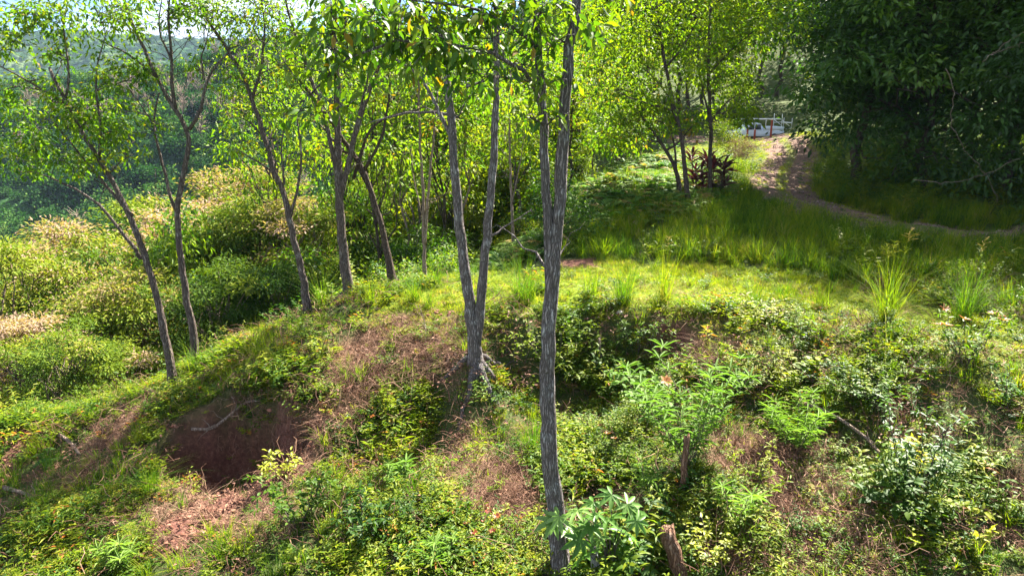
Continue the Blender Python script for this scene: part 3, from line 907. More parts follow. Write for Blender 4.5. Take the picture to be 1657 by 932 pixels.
hero_tree('tree', 'brown trunk leaning left and crossing its neighbour behind the clearing', (638, 457),
          [([(638, 457), (628, 410), (617, 365), (603, 320), (590, 275), (572, 248), (560, 235), (540, 200), (500, 150), (470, 110)], 18, 6), ([(590, 275), (610, 245), (625, 200), (630, 150), (635, 90)], 8, 3),
           ([(575, 250), (550, 245), (520, 235)], 6, 3), ([(572, 290), (590, 230), (605, 195), (650, 185), (690, 172)], 8, 3)],
          [(540, 205, .4, 26), (635, 110, .6, 38), (600, 235, .5, 20), (520, 235, .3, 20), (660, 180, .5, 20), (640, 160, .5, 24), (480, 120, .5, 30)],
          seed=17, group=G1, dens=.5, tint=.6, leaf=(.15, .36), bark='bark_dark')
hero_tree('tree', 'pair of thin pale poles rising from ferns behind the clearing', (688, 432),
          [([(688, 432), (684, 380), (686, 330), (681, 260), (678, 190), (676, 120), (672, 50)], 9, 3), ([(687, 400), (692, 320), (700, 240), (706, 170), (715, 100)], 8, 3), ([(684, 350), (670, 300), (664, 240)], 4, 2)],
          [(676, 150, .2, 26), (705, 200, .4, 26), (664, 240, .3, 22), (690, 80, .5, 34), (720, 120, .4, 30), (660, 90, .4, 30)], seed=18, group=G1, dens=.9, tint=.68, leaf=(.16, .36), bark='twig')
hero_tree('tree', 'thin straight pole of a tree just left of the big forked trunk', (832, 395),
          [([(832, 395), (828, 340), (826, 280), (824, 200), (826, 120)], 8, 3), ([(829, 330), (840, 270), (850, 215)], 4, 2)],
          [(826, 230, .3, 28), (850, 215, .4, 26), (824, 160, .3, 32), (810, 270, .3, 20)], seed=19, group=G1, dens=.9, tint=.7, leaf=(.16, .36), bark='twig')
G2 = 'slender trees by the track'
hero_tree('tree', 'tall slim tree left of the track, trunk bowed to the left', (1114, 333),
          [([(1114, 333), (1110, 290), (1105, 240), (1095, 190), (1083, 140), (1072, 80), (1063, 20), (1055, -50)], 12, 4), ([(1100, 215), (1080, 150), (1040, 110)], 5, 2), ([(1078, 110), (1110, 70), (1130, 30)], 5, 2), ([(1092, 180), (1050, 170), (1000, 150)], 5, 2)],
          [(1000, 55, 1, 60), (1050, 110, .5, 55), (1000, 145, .8, 55), (1060, 40, 0, 55), (1105, 75, .5, 50), (965, 110, 1, 50), (1020, 10, 1, 60), (1030, 185, .6, 36), (1085, 0, 0, 60), (1080, 165, -.4, 36), (990, 195, .5, 36), (950, 60, 1.5, 40)],
          seed=21, group=G2, dens=.55, tint=.78, leaf=(.26, .44), tpl=LEAF_S, bark='bark_dark', tmax=60)
hero_tree('tree', 'straight slim tree beside the red-leaved shrub by the track', (1149, 326),
          [([(1149, 326), (1149, 270), (1150, 220), (1147, 150), (1146, 90), (1150, 0), (1152, -60)], 11, 4), ([(1148, 190), (1135, 140), (1130, 90)], 5, 2), ([(1147, 120), (1185, 80), (1220, 50)], 5, 2), ([(1149, 200), (1175, 165), (1200, 150)], 4, 2)],
          [(1150, 60, .5, 50), (1200, 60, .5, 50), (1130, 110, .5, 40), (1165, 125, .6, 40), (1195, 165, 1.5, 34), (1215, 110, .8, 36), (1160, 10, .5, 60), (1225, 20, .8, 50), (1175, 185, 1.2, 26), (1200, 188, 2.0, 22), (1212, 172, 1.5, 22), (1230, -60, .5, 70), (1190, -150, .5, 80)],
          seed=22, group=G2, dens=.75, tint=.82, leaf=(.26, .44), tpl=LEAF_S, bark='bark_dark', tmax=60)
hero_tree('tree', 'crooked low-branching tree among the ferns left of the track', (1103, 322),
          [([(1103, 322), (1098, 290), (1090, 262), (1075, 240), (1058, 215), (1035, 185)], 12, 4), ([(1094, 275), (1092, 240), (1085, 200)], 6, 3), ([(1078, 243), (1100, 230), (1120, 205)], 5, 2)],
          [(1040, 190, .5, 40), (1015, 215, 1, 36), (1085, 195, .4, 32), (1060, 160, .6, 36), (1122, 205, .3, 18), (985, 225, 1.2, 34)], seed=23, group=G2, dens=.9, tint=.58, leaf=(.24, .44), tpl=LEAF_S, bark='bark_dark', tmax=60)

# --- forest behind: a few grown shapes, copied
KITS = {
    'tall': [bushy(101, 16, 4.2, 100, 6500, (.4, .44), 'leaf_far', low=.22, tint=.6, cl=.13), bushy(102, 15, 4.6, 100, 6500, (.4, .44), 'leaf_far', low=.15, tint=.7, cl=.13), bushy(103, 17, 3.8, 90, 6000, (.42, .42), 'leaf_far', low=.3, tint=.52, cl=.13)],
    'mid': [bushy(141, 7.5, 2.6, 60, 6000, (.22, .42), 'leaf_thicket', low=.1, tint=.6, cl=.13, bark='bark'), bushy(142, 6.5, 2.9, 60, 6000, (.22, .42), 'leaf_thicket', low=.08, tint=.74, cl=.13, flat=.35, bark='bark'), bushy(143, 8.5, 2.4, 60, 5500, (.22, .42), 'leaf_thicket', low=.15, tint=.48, cl=.12, bark='bark')],
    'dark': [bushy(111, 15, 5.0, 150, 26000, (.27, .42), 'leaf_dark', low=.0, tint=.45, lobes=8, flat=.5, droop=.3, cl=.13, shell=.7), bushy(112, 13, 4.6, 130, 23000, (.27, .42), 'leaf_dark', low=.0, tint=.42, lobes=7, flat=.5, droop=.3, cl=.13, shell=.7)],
    'umb': [bushy(121, 13, 3.6, 36, 13000, (.2, .38), 'leaf_umbrella', low=.5, tint=.55, lobes=3, flat=.3, droop=.1, up=1.3, pinktop=.25, shell=.9, cl=.135, bark='twig'), bushy(122, 12, 3.2, 34, 12000, (.2, .38), 'leaf_umbrella', low=.5, tint=.6, lobes=2, flat=.32, droop=.1, up=1.3, pinktop=.03, shell=.9, cl=.135, bark='twig'),
            bushy(123, 11, 3.3, 38, 12000, (.2, .38), 'leaf_umbrella', low=.4, tint=.42, lobes=3, flat=.38, droop=.12, up=1.2, shell=.9, cl=.125, bark='twig')],
    'slim': [bushy(151, 10, 2.2, 38, 2600, (.19, .38), 'leaf_slim', low=.42, tint=.62, cl=.2, bark='bark', trunk_r=.1, lobes=4, nlimb=12), bushy(152, 9, 2.0, 34, 2300, (.19, .38), 'leaf_slim', low=.35, tint=.7, cl=.2, bark='bark_dark', trunk_r=.085, lobes=4, nlimb=12), bushy(153, 11, 1.9, 34, 2300, (.19, .38), 'leaf_slim', low=.5, tint=.55, cl=.22, bark='twig', trunk_r=.07, lobes=4, nlimb=12)],
    'bush': [bushy(131, 3.2, 1.7, 70, 4200, (.15, .4), 'leaf_thicket', low=.02, tint=.62, flat=.6), bushy(132, 2.6, 1.9, 70, 4200, (.13, .42), 'leaf_thicket', low=.02, tint=.74, flat=.5), bushy(133, 4.2, 1.9, 80, 5200, (.17, .38), 'leaf_thicket', low=.03, tint=.54, flat=.6)],
}
RT = np.random.default_rng(5)


def wx(u, y):
    """world x of photograph column u at distance y (row near mid-picture)"""
    return float(at_y(u, 300, y)[0])


# feathery crowns on the falling slope, left
UMB = [(30, 33, 415, 0, 'feathery tree with pink-tipped top at the left edge'), (110, 38, 380, 0, 'wide feathery tree with pinkish top below the far forest'), (-60, 30, 420, 0, 'feathery tree cut by the left picture edge, pinkish top'),
       (300, 42, 312, 1, 'yellow-green feathery tree behind the Y-forked tree'), (60, 23, 520, 2, 'low spreading feathery tree above the sandy path'), (190, 29, 425, 1, 'yellow-green spreading tree behind the leaning dark trunk'),
       (395, 36, 305, 1, 'rounded feathery tree behind the thin straight tree'), (480, 34, 305, 1, 'dome-shaped yellow-green tree behind the mottled trunk'), (335, 28, 415, 2, 'grey-green scrubby tree behind the Y-forked tree base'), (430, 46, 285, 0, 'pink-topped feathery tree far down the slope'),
       (200, 46, 350, 0, 'distant feathery tree standing before the far forest'), (40, 48, 380, 1, 'distant yellow feathery tree low in the valley'), (560, 43, 290, 1, 'bright yellow-green tree glimpsed between the trunks'), (640, 48, 250, 1, 'bright feathery tree behind the pair of thin poles'),
       (-15, 25, 500, 1, 'rounded yellow-green tree at the left edge nearest the path'), (110, 31, 465, 1, 'bright rounded tree in the middle of the left slope trees'), (262, 34, 365, 2, 'olive-green tree between the leaning and Y-forked trees'), (-20, 41, 392, 1, 'yellow-green tree at the left edge below the far forest'), (350, 52, 300, 0, 'pink-topped tree right of the Y-forked tree, before the far forest'),
       (150, 25, 540, 2, 'dark green low tree between the leaning trunk and the path'), (430, 28, 420, 2, 'olive tree just behind the foot of the thin straight tree')]
for u, y, vt, k, lab in UMB:
    kit = KITS['umb'][k]; x_ = wx(u, y)
    s = (at_y(u, vt, y)[2] - float(zat(x_, y))) / (13, 12, 11)[k]
    plant_tree(kit, 'feathery_tree', x_, y, s, RT.uniform(0, 6.3), lab, 'feathery trees on the slope below the clearing')
# dark wall of trees right of the track
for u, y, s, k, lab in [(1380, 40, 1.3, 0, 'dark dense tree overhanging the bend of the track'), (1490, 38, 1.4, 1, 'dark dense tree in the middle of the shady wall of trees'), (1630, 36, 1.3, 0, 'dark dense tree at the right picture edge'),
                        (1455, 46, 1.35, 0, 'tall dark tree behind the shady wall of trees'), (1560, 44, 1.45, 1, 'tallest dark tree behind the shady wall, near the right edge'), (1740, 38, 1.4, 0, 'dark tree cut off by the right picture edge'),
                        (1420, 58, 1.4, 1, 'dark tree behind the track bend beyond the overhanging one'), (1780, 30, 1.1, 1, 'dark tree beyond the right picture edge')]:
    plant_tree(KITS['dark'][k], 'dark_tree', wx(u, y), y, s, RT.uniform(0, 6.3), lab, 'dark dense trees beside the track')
# forest behind the clearing
FOR = [(700, 46, .8), (760, 50, .9), (820, 46, .85), (870, 52, .95), (640, 62, .8), (740, 66, 1.0), (930, 58, 1.0), (985, 80, 1.0), (1040, 84, 1.1), (1100, 78, 1.0), (1150, 82, 1.0), (1010, 75, 1.15), (1090, 82, 1.2), (1180, 90, 1.2), (1245, 92, 1.2), (1300, 84, 1.2),
       (1130, 100, 1.3), (1050, 98, 1.2), (900, 78, 1.0), (830, 74, 1.0), (1220, 108, 1.4), (1320, 105, 1.4), (960, 95, 1.0), (880, 100, 1.0), (780, 92, .9), (1400, 95, 1.4), (1160, 125, 1.5), (1060, 125, 1.4), (980, 125, 1.3), (1290, 130, 1.5), (700, 85, .8)]
FOR.sort(key=lambda q: q[1])
for r_, (row, lst) in enumerate([('front', FOR[:10]), ('middle', FOR[10:20]), ('back', FOR[20:])]):
    for i, (u, y, s) in enumerate(sorted(lst)):
        num = ['leftmost', 'second from the left', 'third from the left', 'fourth from the left', 'fifth from the left', 'sixth from the left', 'seventh from the left', 'eighth from the left', 'ninth from the left', 'tenth from the left', 'rightmost'][i]
        plant_tree(KITS['tall'][(i + r_) % 3], 'forest_tree', wx(u, y), y, s, RT.uniform(0, 6.3), f'leafy forest tree, {num} in the {row} row behind the clearing', 'trees of the forest behind the clearing')

ORD = ['leftmost', 'second from the left', 'third from the left', 'fourth from the left', 'fifth from the left', 'sixth from the left', 'seventh from the left', 'eighth from the left', 'ninth from the left', 'tenth from the left', 'eleventh from the left', 'twelfth from the left']
MIDR = [('nearer', [(215, 36, 372), (262, 33, 352), (330, 37, 338), (395, 33, 392), (530, 31, 400), (650, 33, 370), (715, 35, 350), (835, 39, 340)]),
        ('middle', [(450, 38, 340), (600, 42, 300), (735, 43, 260), (800, 45, 250), (870, 46, 250), (930, 50, 240)]),
        ('far', [(500, 54, 290), (640, 60, 240), (720, 54, 210), (800, 58, 190), (870, 62, 190)])]
for row, lst in MIDR:
    for i, (u, y, vt) in enumerate(lst):
        k = (i + len(row)) % 3; x_ = wx(u, y)
        s = max(.4, (at_y(u, vt, y)[2] - float(zat(x_, y))) / (7.5, 6.5, 8.5)[k])
        plant_tree(KITS['mid'][k], 'young_tree', x_, y, min(s, 1.25), RT.uniform(0, 6.3), f'young tree, {ORD[i]} in the {row} row of the thicket', 'young trees of the thicket behind the clearing', sz=max(1, s / 1.25))

SLIM = [(455, 36, 60, 'just right of the thin straight tree'), (600, 32, 40, 'between the mottled and leaning trunks'), (655, 34, 20, 'right of the leaning brown trunk'), (665, 40, 60, 'behind the pair of thin poles'), (715, 36, 20, 'left of the twin-stemmed tree'), (752, 38, 40, 'seen between the twin stems'), (845, 40, 60, 'left of the big forked trunk'), (925, 42, 60, 'just right of the big forked trunk'), (960, 46, 40, 'behind the left end of the fern mound'), (1000, 50, 30, 'behind the middle of the fern mound'), (560, 40, 70, 'behind the mottled trunk'), (700, 44, 90, 'farther back among the poles'), (1035, 46, 90, 'behind the crooked tree by the track'), (1185, 60, 110, 'left of the truck')]
for i, (u, y, vt, where) in enumerate(SLIM):
    x_ = wx(u, y); k = i % 3
    s = (at_y(u, vt, y)[2] - float(zat(x_, y))) / (10, 9, 11)[k]
    plant_tree(KITS['slim'][k], 'slim_tree', x_, y, min(s, 1.4), RT.uniform(0, 6.3), 'slim airy tree ' + where, 'slim airy trees behind the clearing', sz=max(1, s / 1.4))


# ------------------------------------------------------------------ ground cover (masses nobody could count)
def scatter(name, variants, mat, P, yaw, scl, label, tilt=None, patch=.55):
    """one object: its vertices carry the plants of a mass of vegetation"""
    n = len(P)
    me = bpy.data.meshes.new(name)
    me.vertices.add(n); me.vertices.foreach_set('co', np.ascontiguousarray(P, np.float32).ravel())
    rng = np.random.default_rng(n)
    rot = np.stack([rng.normal(0, .12, n), rng.normal(0, .12, n), yaw], 1) if tilt is None else tilt
    a = me.attributes.new('rot', 'FLOAT_VECTOR', 'POINT'); a.data.foreach_set('vector', np.ascontiguousarray(rot, np.float32).ravel())
    a = me.attributes.new('scl', 'FLOAT', 'POINT'); a.data.foreach_set('value', np.ascontiguousarray(scl, np.float32))
    sc_ = fbm(P[:, 0] * patch, P[:, 1] * patch, 88, 3) + rng.normal(0, .12, n)          # kinds grow in patches
    pk = (np.argsort(np.argsort(sc_)) * len(variants) // n)
    a = me.attributes.new('pick', 'INT', 'POINT'); a.data.foreach_set('value', pk.astype(np.int32))
    o = obj(name, me, None)
    tag(o, label, None, None, 'stuff')
    g = bpy.data.node_groups.new(name + '_growth', 'GeometryNodeTree')
    g.interface.new_socket('Geometry', in_out='INPUT', socket_type='NodeSocketGeometry')
    g.interface.new_socket('Geometry', in_out='OUTPUT', socket_type='NodeSocketGeometry')
    gi = g.nodes.new('NodeGroupInput'); go = g.nodes.new('NodeGroupOutput')
    join = g.nodes.new('GeometryNodeJoinGeometry')
    for k, vm in enumerate(variants):
        if not vm.materials:
            vm.materials.append(mat)
        src = bpy.data.objects.new(name + '_source', vm)      # not linked to the scene: only its mesh is used
        oi = g.nodes.new('GeometryNodeObjectInfo'); oi.inputs['Object'].default_value = src
        oi.inputs['As Instance'].default_value = False
        ti = g.nodes.new('GeometryNodeGeometryToInstance')
        g.links.new(oi.outputs['Geometry'], ti.inputs[0]); g.links.new(ti.outputs[0], join.inputs[0])
    iop = g.nodes.new('GeometryNodeInstanceOnPoints')
    iop.inputs['Pick Instance'].default_value = True

    def na(nm, tp):
        x = g.nodes.new('GeometryNodeInputNamedAttribute'); x.data_type = tp; x.inputs['Name'].default_value = nm
        return [q for q in x.outputs if q.enabled and q.name == 'Attribute'][0]
    e2r = g.nodes.new('FunctionNodeEulerToRotation')
    g.links.new(na('rot', 'FLOAT_VECTOR'), e2r.inputs[0])
    g.links.new(gi.outputs[0], iop.inputs['Points']); g.links.new(join.outputs[0], iop.inputs['Instance'])
    g.links.new(e2r.outputs[0], iop.inputs['Rotation'])
    g.links.new(na('scl', 'FLOAT'), iop.inputs['Scale'])
    g.links.new(na('pick', 'INT'), iop.inputs['Instance Index'])
    g.links.new(iop.outputs[0], go.inputs[0])
    md = o.modifiers.new('growth', 'NODES'); md.node_group = g
    return o


def blades(rng, mb, n, L, spread, w, lean=.25, curve=.5, seg=4, tint=.5, tvar=.15, base=None, lvar=.35):
    az = rng.random(n) * 2 * math.pi
    r0 = np.sqrt(rng.random(n)) * spread
    a0 = rng.random(n) * 2 * math.pi
    B = np.stack([np.cos(a0) * r0, np.sin(a0) * r0, np.full(n, -.02)], 1)
    if base is not None:
        B = B + base
    Ln = L * (1 - lvar + 2 * lvar * rng.random(n))
    le = np.abs(rng.normal(0, lean, n)); cu = np.abs(rng.normal(0, curve, n))
    dh = np.stack([np.cos(az), np.sin(az), np.zeros(n)], 1); sd = np.stack([-np.sin(az), np.cos(az), np.zeros(n)], 1)
    s = np.linspace(0, 1, seg + 1)
    V = np.zeros((n, 2 * seg + 1, 3))
    for k, sk in enumerate(s):
        out_ = (le * sk + cu * sk ** 2)
        up = sk * np.sqrt(np.maximum(.15, 1 - .5 * le ** 2)) - .45 * cu * sk ** 2.4
        c_ = B + dh * (out_ * Ln)[:, None] + np.array([0, 0, 1.0]) * (up * Ln)[:, None]
        hw = w * .5 * (1 - sk ** 1.6) * (.75 + .25 * min(1, sk * 6))
        if k < seg:
            V[:, 2 * k] = c_ - sd * hw; V[:, 2 * k + 1] = c_ + sd * hw
        else:
            V[:, 2 * seg] = c_
    F = []
    for k in range(seg - 1):
        F += [[2 * k, 2 * k + 1, 2 * k + 3], [2 * k, 2 * k + 3, 2 * k + 2]]
    F.append([2 * seg - 2, 2 * seg - 1, 2 * seg])
    m_ = 2 * seg + 1
    F = (np.array(F)[None] + (np.arange(n) * m_)[:, None, None]).reshape(-1, 3)
    t = np.clip(tint + rng.normal(0, tvar, n), .02, 1)
    mb.add(V.reshape(-1, 3), F, np.repeat(t, m_))


def grass_mesh(seed, **k):
    mb = MB(); blades(np.random.default_rng(seed), mb, **k); return mb.mesh('grass_tuft')


def weed_mesh(seed, stems, h, leaf, width, per, tint=.5, spread=.12, tpl=LEAF_S, wood=False, droop=.15):
    """low leafy plant: short stems with alternate leaves"""
    rng = np.random.default_rng(seed); mb = MB()
    for _ in range(stems):
        a = rng.random() * 6.28
        b0 = np.array([math.cos(a), math.sin(a), 0]) * spread * rng.random() ** .5
        tip = b0 + np.array([math.cos(a) * h * rng.uniform(.1, .7), math.sin(a) * h * rng.uniform(.1, .7), h * rng.uniform(.45, 1.05)])
        f = np.linspace(.2, 1, per) + rng.normal(0, .04, per)
        P = b0 + (tip - b0) * f[:, None]; P[:, 2] += .1 * h * np.sin(f * 3.1)
        az = np.arange(per) * 2.4 + rng.random() * 6 + rng.normal(0, .3, per)
        D = np.stack([np.cos(az), np.sin(az), rng.uniform(-droop, .5, per)], 1)
        L = leaf * rng.uniform(.6, 1.15, per) * (1.1 - .45 * f)
        Nn = np.array([0, 0, 1.0]) + rdir(rng, per) * .45
        t = np.clip(tint + rng.normal(0, .08) + .1 * (f - .5) + rng.normal(0, .07, per), .02, .93)
        mb.add(*put_leaves(tpl, P, D, Nn, L, L * width, t))
        if wood:
            mb.add(*tube(np.array([b0, (b0 + tip) / 2 + [0, 0, .05 * h], tip]), [.006, .005, .003], 3), T=.1)
    return mb.mesh('weed')


def frond(rng, mb, az, L, w, pairs, base, tint, arch=.55, lift=.9):
    """one fern frond: arching midrib with pinnae"""
    s = np.linspace(0.12, 1, pairs)
    dh = np.array([math.cos(az), math.sin(az), 0]); sd = np.array([-math.sin(az), math.cos(az), 0])
    C = base + dh * (L * .85 * s)[:, None] + np.array([0, 0, 1.0]) * (L * (lift * s - arch * 1.5 * s ** 2))[:, None]
    T = np.gradient(C, axis=0); T /= np.linalg.norm(T, axis=1)[:, None]
    ln = w * np.sin(np.clip(s * 1.05, 0, 1) ** .6 * math.pi) ** .8 * (1.05 - .3 * s) + .02
    for sg in (-1, 1):
        D = sd * sg + T * .45 + np.array([0, 0, -.25]) + rng.normal(0, .06, (pairs, 3))
        Nn = np.cross(T, sd) * -1
        Nn = np.where(Nn[:, 2:3] < 0, -Nn, Nn)
        mb.add(*put_leaves(LEAF_S, C, D, Nn, ln, np.full(pairs, L / pairs * 1.05), np.clip(tint + rng.normal(0, .06, pairs), 0, 1)))
    mb.add(*tube(C, np.linspace(.006, .002, pairs), 3), T=.2)


def fern_mesh(seed, n, L, tint=.5, pairs=14):
    rng = np.random.default_rng(seed); mb = MB()
    for i in range(n):
        frond(rng, mb, i * 2.4 + rng.normal(0, .3), L * rng.uniform(.7, 1.15), L * .22, pairs, np.zeros(3), tint + rng.normal(0, .12), rng.uniform(.45, .62))
    return mb.mesh('fern')


def litter_mesh(seed, n, r):
    rng = np.random.default_rng(seed); mb = MB()
    P = np.stack([rng.normal(0, r, n), rng.normal(0, r, n), rng.uniform(.0, .05, n)], 1)
    D = rdir(rng, n); D[:, 2] *= .35
    L = rng.uniform(.05, .13, n)
    mb.add(*put_leaves(LEAF_S, P, D, np.array([0, 0, 1.0]) + rdir(rng, n) * .6, L, L * .45, rng.random(n)))
    for _ in range(4):
        a = np.array([rng.normal(0, r), rng.normal(0, r), .02]); mb.add(*tube(np.array([a, a + rdir(rng, 1)[0] * np.array([.3, .3, .06])]), .005, 3), T=.6)
    return mb.mesh('litter')


def spots(rng, n, x0, x1, y0, y1, accept):
    X = rng.uniform(x0, x1, n); Y = rng.uniform(y0, y1, n)
    k = rng.random(n) < accept(X, Y)
    X, Y = X[k], Y[k]
    return np.stack([X, Y, zat(X, Y)], 1)


def in_view(X, Y, pad=1.5):
    """roughly the ground the camera can see, with a margin for other positions"""
    return (np.abs(X) < Y * .76 + pad) & (Y > 8.0)


TALL = gpoly([(915, 420), (930, 385), (960, 365), (1120, 335), (1225, 322), (1300, 350), (1400, 378), (1657, 398), (1657, 535), (1460, 484), (1300, 448), (1150, 428), (1000, 422)])
TALL = TALL + []
EDGE_X = on_ground(1657, 470)[0]
FERNS = gpoly([(900, 345), (940, 290), (1000, 262), (1090, 258), (1170, 300), (1165, 335), (1090, 350), (960, 372), (905, 400)])
FERNB = gpoly([(690, 440), (760, 420), (870, 385), (880, 405), (800, 440), (720, 452)])
BANKG = gpoly([(1170, 250), (1270, 225), (1262, 290), (1225, 320), (1150, 330)])
rs = np.random.default_rng(42)

# short turf of the clearing
GR_SHORT = [grass_mesh(200 + i, n=34, L=.13, spread=.16, w=.012, lean=.5, curve=.5, seg=3, tint=.7 + .05 * i) for i in range(3)] + [weed_mesh(210, 7, .09, .055, .5, 6, tint=.6, spread=.14), weed_mesh(211, 6, .08, .05, .6, 6, tint=.68, spread=.14)]


SUNNY = gpoly([(1080, 506), (1250, 512), (1500, 545), (1657, 578), (1657, 640), (1400, 600), (1200, 578), (1100, 535)])


def acc_lawn(X, Y):
    return np.clip(region([LAWN, BANKG], X, Y, .8) + .7 * region([SUNNY], X, Y, .3) + .35 * (fbm(X, Y, 5) > .1) * (Y > 13) * (Y < 26) + .8 * ((Y > 30) & (X > 6)), 0, 1) * in_view(X, Y) * ((road_dist(X, Y) + 1.2 * fbm(X * 1.3, Y * 1.3, 72, 3) > 1.3) | (road_dist(X, Y) < .3)) * (1 - region(SOIL_POLYS, X, Y, .2))


P = spots(rs, 110000, -9, 26, 11, 68, lambda X, Y: acc_lawn(X, Y) * np.where(Y < 30, 1, .35))
scatter('lawn_grass', GR_SHORT, M['grass'], P, rs.random(len(P)) * 6.3, rs.uniform(.5, 1.25, len(P)), 'short sunlit yellow-green turf of the clearing')

# tall grass in the shade of the track trees and along the brow
GR_TALL = [grass_mesh(220 + i, n=36, L=.75, spread=.18, w=.02, lean=.3, curve=.5, seg=5, tint=.3 + .1 * i, tvar=.2) for i in range(4)]


def acc_tall(X, Y):
    a = region([TALL], X, Y, .5) * .9
    a = np.maximum(a, .9 * ((X > EDGE_X - 1) & (Y > 19) & (Y < 31)))
    a = np.maximum(a, .5 * ((X > 4) & (Y > 25) & (Y < 50)) * (fbm(X * .4, Y * .4, 8) > -.15))
    return a * in_view(X, Y, 4) * (road_dist(X, Y) + .7 * fbm(X, Y, 71, 3) > 1.6)


P = spots(rs, 16000, -2, 34, 18, 60, acc_tall)
scatter('tall_grass', GR_TALL, M['grass'], P, rs.random(len(P)) * 6.3, rs.uniform(.45, 1.1, len(P)) * np.where(region([LAWN], P[:, 0], P[:, 1], .5) > .3, .45, 1), 'knee-high green grass in the shade beside the track')

# leafy weeds over the banks
WEEDS = [weed_mesh(230, 9, .22, .085, .45, 8, tint=.5), weed_mesh(231, 8, .28, .1, .38, 8, tint=.6), weed_mesh(232, 10, .18, .07, .6, 8, tint=.68), weed_mesh(233, 7, .34, .12, .3, 9, tint=.5), weed_mesh(234, 8, .24, .1, .55, 7, tint=.38), weed_mesh(235, 6, .3, .16, .16, 7, tint=.6), weed_mesh(236, 8, .2, .08, .5, 7, tint=.72)]


def acc_weed(X, Y):
    so = region(SOIL_POLYS, X, Y, .25); dr = region(DRY_POLYS, X, Y, .4); la = region([LAWN], X, Y, .5)
    pat = np.clip(.58 + 1.9 * fbm(X * .8, Y * .8, 61, 4), .08, 1)
    pat = np.where(pat < .3, pat * .5, pat)
    left = sstep(-3.0, -6.0, X)
    return pat * (1 - .93 * so) * (1 - .74 * dr) * (1 - .95 * la) * (1 - .65 * region([SUNNY], X, Y, .4)) * (1 - .15 * left) * in_view(X, Y, 4.5)


P = spots(rs, 62000, -17, 20, 8, 22, acc_weed)
scatter('weeds', WEEDS, M['leaf_weed'], P, rs.random(len(P)) * 6.3, rs.uniform(.5, 1.35, len(P)) * np.clip(1.0 + .9 * fbm(P[:, 0] * .6, P[:, 1] * .6, 62, 3), .55, 1.7), 'tangle of low leafy weeds covering the bank')

# taller herbs and saplings' leaves that give the bank its lumps
HERBS = [weed_mesh(240, 7, .62, .15, .34, 14, tint=.4, wood=True, tpl=LEAF_L), weed_mesh(241, 6, .75, .2, .18, 13, tint=.55, wood=True, tpl=LEAF_L), weed_mesh(242, 8, .5, .13, .5, 12, tint=.5, wood=True, tpl=LEAF_L), weed_mesh(243, 5, .7, .12, .45, 16, tint=.3, wood=True, tpl=LEAF_L), weed_mesh(244, 5, .6, .24, .4, 9, tint=.58, wood=True, tpl=LEAF_G), weed_mesh(245, 4, .5, .2, .6, 8, tint=.42, wood=True, tpl=LEAF_G), weed_mesh(246, 9, .8, .11, .3, 18, tint=.65, wood=True, tpl=LEAF_L)]
P = spots(rs, 4000, -17, 20, 8, 21, lambda X, Y: acc_weed(X, Y) * (fbm(X * .5, Y * .5, 63, 3) > -.12) * np.where(X > -3, 1, .55))
scatter('herbs', HERBS, M['leaf_weed'], P, rs.random(len(P)) * 6.3, rs.uniform(.4, 1.0, len(P)) * np.clip(1 + 2.0 * fbm(P[:, 0] * .5, P[:, 1] * .5, 64, 3), .5, 2.1), 'knee-high leafy herbs standing among the bank weeds')

# tufts of coarse grass on the banks and the left slope
P = spots(rs, 3400, -16, 16, 8, 24, lambda X, Y: (1 - region(SOIL_POLYS, X, Y, .2)) * (1 - .6 * region(DRY_POLYS, X, Y, .4)) * np.where(X < -2, .8, .35) * in_view(X, Y, 2) * (fbm(X * .6, Y * .6, 65, 3) > -.1) * (1 - .8 * region([LAWN], X, Y, .5)))
scatter('bank_grass', GR_TALL, M['grass'], P, rs.random(len(P)) * 6.3, rs.uniform(.25, .75, len(P)), 'scattered coarse grass on the banks and slope')

# dead straw
STRAW = [grass_mesh(250 + i, n=40, L=.3, spread=.16, w=.008, lean=.9, curve=.9, seg=4, tint=.5 + .1 * i, tvar=.25) for i in range(3)]
P = spots(rs, 26000, -16, 12, 8, 22, lambda X, Y: np.clip(region(DRY_POLYS, X, Y, .5) + .12 * (fbm(X, Y, 66) > 0), 0, 1) * (1 - .8 * region(SOIL_POLYS, X, Y, .2)) * in_view(X, Y) * (1 - .8 * region([LAWN], X, Y, .4)) * .8)
scatter('dead_grass', STRAW, M['dry'], P, rs.random(len(P)) * 6.3, rs.uniform(.4, 1.1, len(P)), 'matted pinkish-brown dead grass on the slope')
LIT = [litter_mesh(260 + i, 26, .2) for i in range(3)]
P = spots(rs, 9000, -16, 14, 8, 21, lambda X, Y: np.clip(.4 * region(DRY_POLYS, X, Y, .5)  + .3 * (fbm(X * .7, Y * .7, 68) > .1), 0, 1) * in_view(X, Y) * (1 - .9 * region([LAWN], X, Y, .4)))
scatter('leaf_litter', LIT, M['litter'], P, rs.random(len(P)) * 6.3, rs.uniform(.6, 1.2, len(P)), 'fallen brown leaves and twigs lying on the slope')

# dry stems and twigs tangled through the weeds, clods on the bare soil
def twig_mesh(seed):
    rng = np.random.default_rng(seed); mb = MB()
    for _ in range(9):
        a = np.array([rng.normal(0, .2), rng.normal(0, .2), rng.uniform(0, .1)]); e = a + np.array([rng.normal(0, .3), rng.normal(0, .3), rng.uniform(-.02, .4)])
        mb.add(*tube(limb(a, e, rng, 5, .15, .05), np.linspace(.007, .003, 5), 4, cap=False), T=rng.random())
    return mb.mesh('twigs')


P = spots(rs, 2200, -16, 16, 8, 21, lambda X, Y: in_view(X, Y, 2) * (1 - .95 * region([LAWN], X, Y, .4)) * .75)
scatter('dry_twigs', [twig_mesh(300 + i) for i in range(4)], M['dry'], P, rs.random(len(P)) * 6.3, rs.uniform(.5, 1.4, len(P)), 'dry stems and twigs tangled through the weeds')


